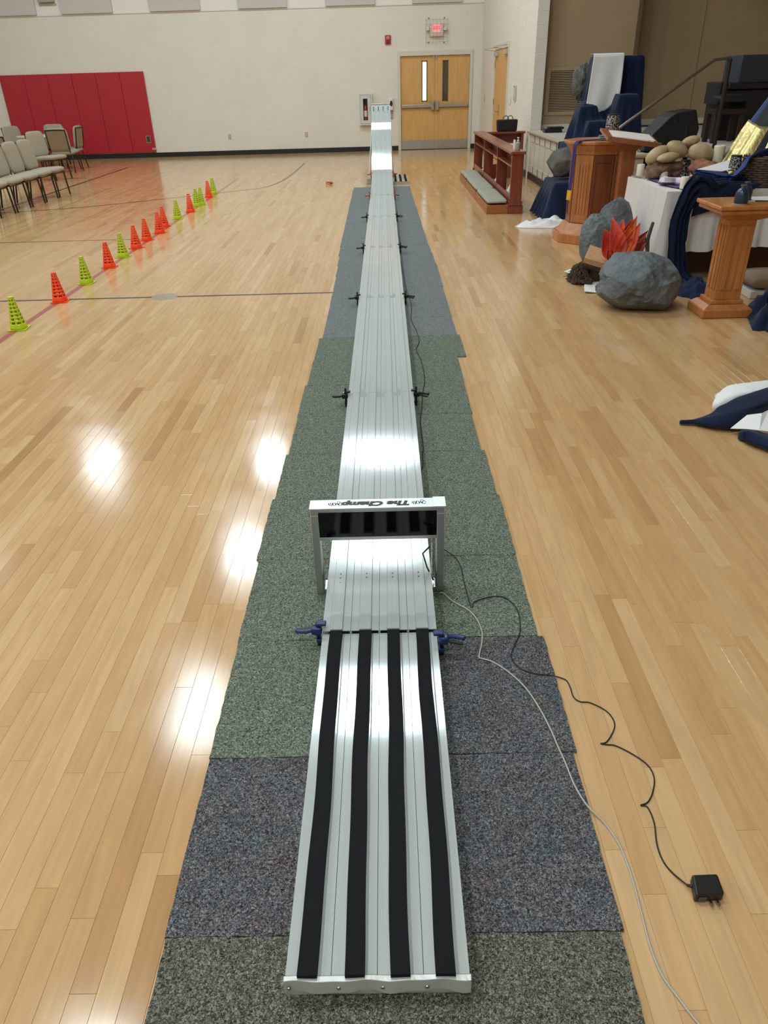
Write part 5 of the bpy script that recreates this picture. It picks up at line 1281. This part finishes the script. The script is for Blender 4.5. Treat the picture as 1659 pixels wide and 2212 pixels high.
for k in range(110):
    f = rs.random(); q = G(1374+82*f, 384+9*f, Z0); x = q.x+rs.uniform(-.02, .03); y = q.y+rs.uniform(-.01, .11); r = rs.uniform(0.008, 0.016)
    rock(mb, (x, y, Z0+r*0.55+0.0), (r, r*0.8, r*0.55), rs.random()*50, 0.2, 1)
tag(mb.build('pebble_bed', M('pebbles', (176, 160, 142), 0.6, var=0.4, vscale=30), smooth=True), 'bed of small pale pebbles around the candles on the altar table', 'pebbles', kind='stuff')
# purple cloth and stole
PQ = [G(1400, 389, Z0), G(1510, 384, Z0), G(1496, 413, Z0), G(1446, 405, Z0)]
def pcl(u, v):
    p = (PQ[0]*(1-u)+PQ[1]*u)*(1-v)+(PQ[3]*(1-u)+PQ[2]*u)*v
    return (p.x, p.y, Z0+0.004+0.006*abs(math.sin(u*9+v*4)))
tag(MB().grid(24, 24, pcl).build('purple_cloth', m_purple, smooth=True, solid=0.002, angle=1.5), 'purple cloth spread on the front of the altar table', 'cloth')
t = thing('folded_stole', 'white stole with lilac folds lying on the purple cloth', 'stole', (0, 0, 0))
ribbon(MB(), [G(1428, 393, Z0+0.02), G(1438, 388, Z0+0.055), G(1458, 389, Z0+0.04), G(1478, 389, Z0+0.045), G(1503, 386, Z0+0.03)], [0.05, 0.10, 0.10, 0.11, 0.10], 0.016, 2.5, seed=2).build('stole_fold', M('lilac_white', (212, 202, 214), 0.85), t, smooth=True, solid=0.003)
ribbon(MB(), [G(1432, 396, Z0+0.012), G(1458, 396, Z0+0.02), G(1480, 398, Z0+0.02)], 0.05, 0.01, 2, seed=5).build('stole_lining', M('lilac', (150, 128, 176), 0.85), t, smooth=True, solid=0.003)
# driftwood, lantern, stones
def log(name, p0, p1, r, seed, lab, mat=m_wood_drift):
    a, b_ = Vector(p0), Vector(p1); d = b_-a; sd = d.cross(Vector((0,0,1))).normalized(); up = sd.cross(d).normalized()
    def f(u, v):
        th = u*2*PI; rr = r*(0.35+0.75*math.sin(PI*(0.06+0.88*v))**0.5)*(1+0.35*fbm((math.cos(th)*1.6+seed, math.sin(th)*1.6, v*4)))
        return a+d*v+sd*rr*math.cos(th)*1.1+up*rr*math.sin(th)*0.9
    mb = MB().grid(22, 16, f, wrap=True); mb.f += [list(range(21, -1, -1)), list(range(22*15, 22*16))]
    return tag(mb.build(name, mat, smooth=True, angle=1.2), lab, 'driftwood')
log('driftwood', PY(1396, 372, 7.62), PY(1472, 362, 7.58), 0.085, 3, 'rough brown driftwood under the stones behind the candles')
log('driftwood', PY(1500, 358, 7.50), PY(1572, 392, 7.05), 0.085, 8, 'reddish brown driftwood right of the patterned lantern', M('driftwood_red', (146, 96, 66), 0.85, var=0.4, vscale=18, bump=0.9, bscale=40, bdist=0.012))
q = G(1480, 383, Z0)
lantern((q.x, q.y+0.05, Z0+0.004), 0.135, 0.055, 'black and white patterned lantern between two pieces of driftwood')
lantern((3.07, 6.99, Z0+0.13), 0.11, 0.052, 'black and white patterned lantern beside the royal blue cloth')
def stone(px, py, Y, rx, ry, rz_, tilt, seed, lab):
    c_ = PY(px, py, Y); mb = MB(); rock(mb, (0,0,0), (rx, ry, rz_), seed, 0.07, 3, freq=0.9)
    T = Matrix.Translation(c_) @ Matrix.Rotation(tilt, 4, 'Y')
    mb.v = [T @ p for p in mb.v]
    tag(mb.build('river_stone', m_stone, smooth=True, angle=1.5), lab, 'stone', 'stacked river stones')
stone(1419, 334, 7.62, 0.118, 0.07, 0.062, -0.55, 1, 'long tan river stone leaning at left of the stone pile')
stone(1444, 340, 7.50, 0.105, 0.06, 0.042, -0.15, 2, 'dark flat river stone at bottom of the stone pile')
stone(1463, 322, 7.58, 0.105, 0.08, 0.068, 0.40, 3, 'round tan river stone in the middle of the pile')
stone(1492, 305, 7.62, 0.085, 0.06, 0.045, -0.25, 4, 'small tan river stone on top of the pile')
stone(1514, 330, 7.54, 0.125, 0.085, 0.08, 0.10, 5, 'largest tan river stone at right of the pile')
# paper sheet, royal blue cloth, navy cloth, basket
tag(MB().add([PY(1506,366,6.98), PY(1588,342,7.25), PY(1600,362,7.0), PY(1560,370,6.9)], [(0,3,2,1)]).build('white_card', M('card2', (232, 230, 232), 0.6), solid=0.003), 'white card lying aslant over the reddish driftwood', 'card')
t = thing('blue_scarf', 'royal blue scarf looping over the right end of the altar table', 'scarf', (0, 0, 0))
ribbon(MB(), [PY(1700,318,7.0), PY(1650,330,6.95), PY(1615,345,6.88), PY(1596,372,6.84), PY(1575,388,6.86), PY(1535,378,6.95), PY(1500,366,7.02)], [0.10, 0.10, 0.10, 0.14, 0.12, 0.07, 0.02], 0.012, 2.0, seed=1, side=(0.2, -0.6, 0.75)).build('scarf_band', m_royal, t, smooth=True, solid=0.004)
t = thing('navy_swag', 'navy cloth swag falling from altar table corner to the floor', 'cloth', (0, 0, 0))
ribbon(MB(), [(3.25, 6.92, 0.80), (3.02, 6.86, 0.81), (2.80, 6.80, 0.80), (2.64, 6.70, 0.765), (2.56, 6.64, 0.66), (2.53, 6.62, 0.50), (2.545, 6.61, 0.30), (2.57, 6.58, 0.12), (2.60, 6.50, 0.05), (2.63, 6.36, 0.03)], [0.16, 0.2, 0.24, 0.24, 0.20, 0.19, 0.2, 0.22, 0.28, 0.30], 0.022, 3.5, seed=4, side=(0.75, 0.5, 0.1), nu=34).build('swag_band', m_navy, t, smooth=True, solid=0.006, angle=1.5)
mb = MB(); mound(mb, 2.66, 6.27, 0.20, 0.20, 0.11, 5, 0.4, 0.2); mb.build('floor_pool', m_navy, t, smooth=True, angle=1.4)
def swf(u, v): return (2.66+0.55*u, 6.735-0.02*math.sin(v*PI)-0.012*math.sin(u*16+v*2), 0.79-0.26*v*(1-(u-0.05)**2*0.9)*(1.0-0.4*u)+0.02)
MB().grid(30, 12, swf).build('swag_fold', m_navy, t, smooth=True, solid=0.004, angle=1.5)
t = thing('wicker_basket', 'dark brown wicker basket on right end of the altar table', 'basket', (3.33, 6.98, Z0))
mb = MB(); nr = 13
for k in range(nr):
    z = 0.012+k*0.018; r = 0.17+0.02*k/nr
    pts = [((r+0.006*math.sin(12*a+PI*(k % 2)))*math.cos(a), 0.85*(r+0.006*math.sin(12*a+PI*(k % 2)))*math.sin(a), z) for a in [2*PI*i/48 for i in range(48)]]
    MB().tube(pts, 0.0095, 6, closed=True).build('woven_band', M('wicker', (86, 70, 58), 0.75, var=0.3, vscale=60), t, smooth=True)
for k in range(24):
    a = 2*PI*k/24; MB().tube([(0.165*math.cos(a), 0.14*math.sin(a), 0.004), (0.19*math.cos(a), 0.1615*math.sin(a), 0.25)], 0.005, 5).build('stake', MATS['wicker'], t)
MB().lathe([(0.15, 0.002), (0.16, 0.008)], 24, sy=0.85).build('basket_floor', MATS['wicker'], t)
# tall draped figure at the right edge, gold cloth, fringe
def tent(u, v, off=0.0, a0=-PI, a1=PI, z0=Z0+0.004, z1=1.75, r0=0.78, r1=0.17, folds=13, am=0.02, c=(3.86, 7.46)):
    a = a0+(a1-a0)*u; r = r1+(r0-r1)*(v**0.9)+off+am*v*(math.sin(folds*a+1.3*fbm((a, v, 2)))+0.5*math.sin(2.1*folds*a))
    return (c[0]+r*math.cos(a), c[1]+0.55*r*math.sin(a), z1-(z1-z0)*v)
t = thing('draped_stand', 'tall stand at right edge draped in royal blue and dark cloth', 'draped display', (0, 0, 0))
mb = MB().grid(90, 18, lambda u, v: tent(u, v, 0.0), wrap=True); mb.f.append(list(range(90)))
mb.build('blue_drape', M('deep_blue_cloth', (26, 50, 112), 0.75, sheen=0.2), t, smooth=True, angle=1.5)
MB().grid(50, 16, lambda u, v: tent(u, 0.12+0.86*v, 0.022, -PI*0.93, -PI*0.10, folds=7), ).build('dark_drape', M('charcoal_cloth', (38, 42, 46), 0.85), t, smooth=True, angle=1.5, solid=0.003)
tag(MB().grid(60, 20, lambda u, v: tent(u, (0.50+0.06*math.sin(u*3.0))+(0.49-0.06*math.sin(u*3.0))*v, 0.05, -PI*0.99, -PI*0.45, folds=9, am=0.03)).build('gold_cloth', m_gold, smooth=True, solid=0.003, angle=1.5), 'shiny gold cloth sweeping down over the blue draped stand', 'cloth')
mb = MB(); rs = random.Random(5)
for k in range(420):
    u = rs.uniform(0.0, 1.0); v = rs.uniform(0.55, 0.9); p = Vector(tent(u, v, 0.10, -PI*0.72, -PI*0.45, folds=5)); d = Vector((rs.uniform(-.03, .0), -0.008, rs.uniform(-.06, -.02)))
    mb.tube([p, p+d*0.5+Vector((0, -0.012, 0)), p+d], 0.0022, 3)
tag(mb.build('fringe_bundle', M('iridescent_fringe', (62, 50, 58), 0.35, var=0.6, vscale=20, col2=(52, 66, 44)), None), 'dark iridescent fringe spilling below the gold cloth', 'fringe', kind='stuff')
# kneeling stool and navy heap under the right edge
t = thing('kneeling_stool', 'low kneeling stool with tan cushion half hidden at right edge', 'stool', (3.35, 6.25, 0))
MB().box(-0.34, 0.34, -0.18, 0.18, 0.001, 0.06).build('stool_base', m_white, t, bevel=0.004)
puff(MB(), -0.34, 0.34, -0.18, 0.18, 0.061, 0.19, e=0.2).build('stool_cushion', M('tan_cushion', (150, 130, 110), 0.9), t, smooth=True, angle=1.5)
MB().box(-0.36, -0.32, 0.13, 0.19, 0.061, 0.62).box(0.30, 0.34, 0.13, 0.19, 0.061, 0.62).build('back_post', M('dark_oak', (58, 34, 26), 0.5), t)
mb = MB(); mound(mb, 2.93, 5.50, 0.20, 0.47, 0.14, 15, 0.6, -0.35, z0=0.003, freq=2.6)
tag(mb.build('floor_cloth', m_navy, smooth=True, angle=1.4), 'heap of navy cloth on floor right of the oak pedestal', 'cloth')

# ------------------------------------------------------------------ costume heap on the floor at right
t = thing('costume_heap', 'twisted navy and white garment left on the floor at right', 'garment', (0, 0, 0))
def horn(path, rad, flat, seed, nm, mat):
    P = smooth_path(path, 6); n = len(P); vs, fs, nu = [], [], 26
    for i, p in enumerate(P):
        tt_ = (P[min(i+1, n-1)]-P[max(i-1, 0)]).normalized(); sd = tt_.cross(Vector((0,0,1))).normalized()
        f = i/(n-1)*(len(rad)-1); r = rad[int(f)]+(rad[min(int(f)+1, len(rad)-1)]-rad[int(f)])*(f-int(f))
        f2 = flat[int(f)]+(flat[min(int(f)+1, len(flat)-1)]-flat[int(f)])*(f-int(f))
        for j in range(nu):
            a = 2*PI*j/nu; rr = r*(1+0.22*math.sin(3*a+i*0.10+seed)+0.12*fbm((math.cos(a)*2, math.sin(a)*2, i*0.12+seed)))
            if i == 0 or i < 6: rr = r
            q = p+sd*rr*math.cos(a)+Vector((0, 0, 1))*r*f2*math.sin(a)*(1+0.25*math.sin(2*a+i*0.1))
            q.z = max(q.z, 0.002); vs.append(q)
    for i in range(n-1):
        for j in range(nu): fs.append((i*nu+j, (i+1)*nu+j, (i+1)*nu+(j+1) % nu, i*nu+(j+1) % nu))
    fs.append(tuple(range(nu))); fs.append(tuple(range(n*nu-1, (n-1)*nu-1, -1)))
    MB().add(vs, fs).build(nm, mat, t, smooth=True, angle=1.5)
horn([G(1469,912,0.016), G(1500,911,0.02), G(1530,908,0.035), G(1560,902,0.05), G(1600,888,0.06), G(1659,868,0.07), G(1720,850,0.06)], [0.012, 0.018, 0.045, 0.075, 0.09, 0.09, 0.09], [1, 0.9, 0.7, 0.75, 0.75, 0.7, 0.7], 1, 'navy_fold', m_navy)
horn([G(1545,880,0.04), G(1570,866,0.06), G(1600,856,0.07), G(1650,850,0.075), G(1720,845,0.07)], [0.02, 0.07, 0.09, 0.085, 0.08], [1, 0.8, 0.8, 0.8, 0.8], 4, 'white_fold', m_whitec)
MB().add([G(1578,926,0.03), G(1614,897,0.10), G(1645,893,0.12), G(1660,886,0.12), G(1720,900,0.10), G(1720,940,0.06), G(1640,930,0.07), G(1610,927,0.055)], [(0,7,1), (1,7,6), (1,6,2), (2,6,3), (3,6,5), (3,5,4)]).build('white_panel', m_whitec, t, solid=0.005)
horn([G(1600,942,0.03), G(1612,940,0.035), G(1640,948,0.035), G(1680,962,0.035), G(1730,975,0.035)], [0.022, 0.045, 0.05, 0.05, 0.05], [1, 0.8, 0.7, 0.7, 0.7], 7, 'navy_roll', m_navy)
MB().add([G(1640,962,0.003), G(1670,980,0.003), G(1740,1010,0.003), G(1740,980,0.004), G(1660,962,0.004)], [(0,1,2,3,4)]).build('white_hem', m_whitec, t, solid=0.003)
MB().tube([G(1630,846,0.08), G(1636,838,0.10), G(1642,842,0.09)], 0.012, 7).build('dark_tip', m_navy, t)

# ------------------------------------------------------------------ things on the stage: monitor speaker, bench, organ, handrail
t = thing('stage_monitor', 'black wedge stage monitor speaker near the stage edge', 'speaker', (3.70, 10.16, STZ), 0)
W0, W1 = -0.36, 0.36
sec = [(-0.28, 0.0), (0.26, 0.0), (0.30, 0.16), (0.20, 0.43), (0.05, 0.46), (-0.02, 0.40)]
pr = [(-0.50, 0.02), (0.10, 0.0), (0.14, 0.25), (0.07, 0.455), (-0.17, 0.425), (-0.24, 0.38), (-0.50, 0.12)]
mb = MB(); n = len(pr); mb.add([(x, -0.22, z+0.004) for x, z in pr]+[(x, 0.22, z+0.004) for x, z in pr], [tuple(range(n)), tuple(range(2*n-1, n-1, -1))]+[(i, i+n, (i+1) % n+n, (i+1) % n) for i in range(n)])
mb.build('cabinet', M('speaker_black', (22, 22, 24), 0.6, bump=0.3, bscale=300, bdist=0.001), t, bevel=0.012)
MB().lathe([(0.03, 0), (0.03, 0.004)], 16, T=Matrix.Translation((-0.22, -0.223, 0.12)) @ Matrix.Rotation(PI/2, 4, 'X')).build('pole_socket', m_dark, t)
for x, z in ((-0.18, 0.34), (-0.42, 0.05), (0.08, 0.05)): MB().lathe([(0.012, 0), (0.01, 0.006)], 10, T=Matrix.Translation((x, -0.221, z)) @ Matrix.Rotation(PI/2, 4, 'X')).build('corner_screw', M('screw_dark', (70, 72, 76), 0.4, 0.6), t)
MB().box(-0.03, -0.005, -0.226, -0.220, 0.16, 0.28).build('side_handle', m_greyp, t)
tag(MB().tube(smooth_path([(3.0, 10.05, STZ+0.008), (3.08, 10.12, STZ+0.008), (3.16, 10.05, STZ+0.008), (3.22, 10.12, STZ+0.008), (3.20, 10.2, STZ+0.03)], 5), 0.006, 6).build('speaker_cable', M('pale_cable', (196, 188, 178), 0.5), smooth=True), 'pale cable on the stage floor in front of the monitor speaker', 'cable')
t = thing('stage_handrail', 'metal stair handrail rising beside the stage with dark post', 'handrail', (0, 0, 0))
p_t, p_b, p_c = PY(1545, 129, 9.55), PY(1352, 266, 9.55), PY(1578, 126, 9.55)
MB().tube([Vector((2.40, 9.55, p_b.z-0.30)), p_b, p_t, p_c], 0.017, 8).build('rail_tube', M('rail_metal', (120, 112, 104), 0.3, 0.8), t, smooth=True)
q = PY(1543, 340, 9.55)
MB().tube([p_c, Vector((p_c.x, 9.55, 0.005))], 0.024, 8).build('rail_post', M('rail_dark', (38, 32, 30), 0.45, 0.3), t, smooth=True)
MB().tube([Vector((2.42, 9.55, p_b.z-0.29)), Vector((2.42, 9.55, 0.005))], 0.02, 8).build('rail_post', MATS['rail_dark'], t, smooth=True)
t = thing('piano_bench', 'dark wooden bench with black padded seat on the stage', 'bench', (4.74, 11.25, STZ))
for x in (-0.24, 0.10):
    for y in (-0.14, 0.14): MB().box(x-0.03, x+0.03, y-0.03, y+0.03, 0.003, 0.35).build('leg', M('walnut', (46, 28, 22), 0.45), t, bevel=0.003)
MB().box(-0.28, 0.14, -0.18, 0.18, 0.35, 0.41).build('apron', MATS['walnut'], t, bevel=0.003)
puff(MB(), -0.24, 0.16, -0.19, 0.19, 0.47, 0.58, e=0.25).build('padded_seat', M('black_leather', (26, 28, 32), 0.45), t, smooth=True, angle=1.5)
MB().box(-0.05, 0.15, -0.06, 0.06, 0.41, 0.48).build('seat_riser', m_dark, t)
t = thing('organ_console', 'large dark slate organ console standing behind the bench', 'organ', (5.35, 11.85, STZ))
MB().box(-0.62, 0.95, -0.30, 0.30, 0.003, 0.62).build('console_base', M('organ_dark', (24, 24, 28), 0.5), t, bevel=0.01)
MB().box(-0.60, 0.95, -0.36, 0.28, 0.63, 0.70).build('key_bed', MATS['organ_dark'], t, bevel=0.01)
MB().box(-0.46, 0.95, -0.28, 0.28, 0.70, 1.03).build('console_top', M('organ_slate', (44, 52, 64), 0.55), t, bevel=0.01)
MB().box(-0.70, -0.60, -0.30, 0.20, 0.45, 0.72).build('cheek_block', MATS['organ_dark'], t, bevel=0.01)
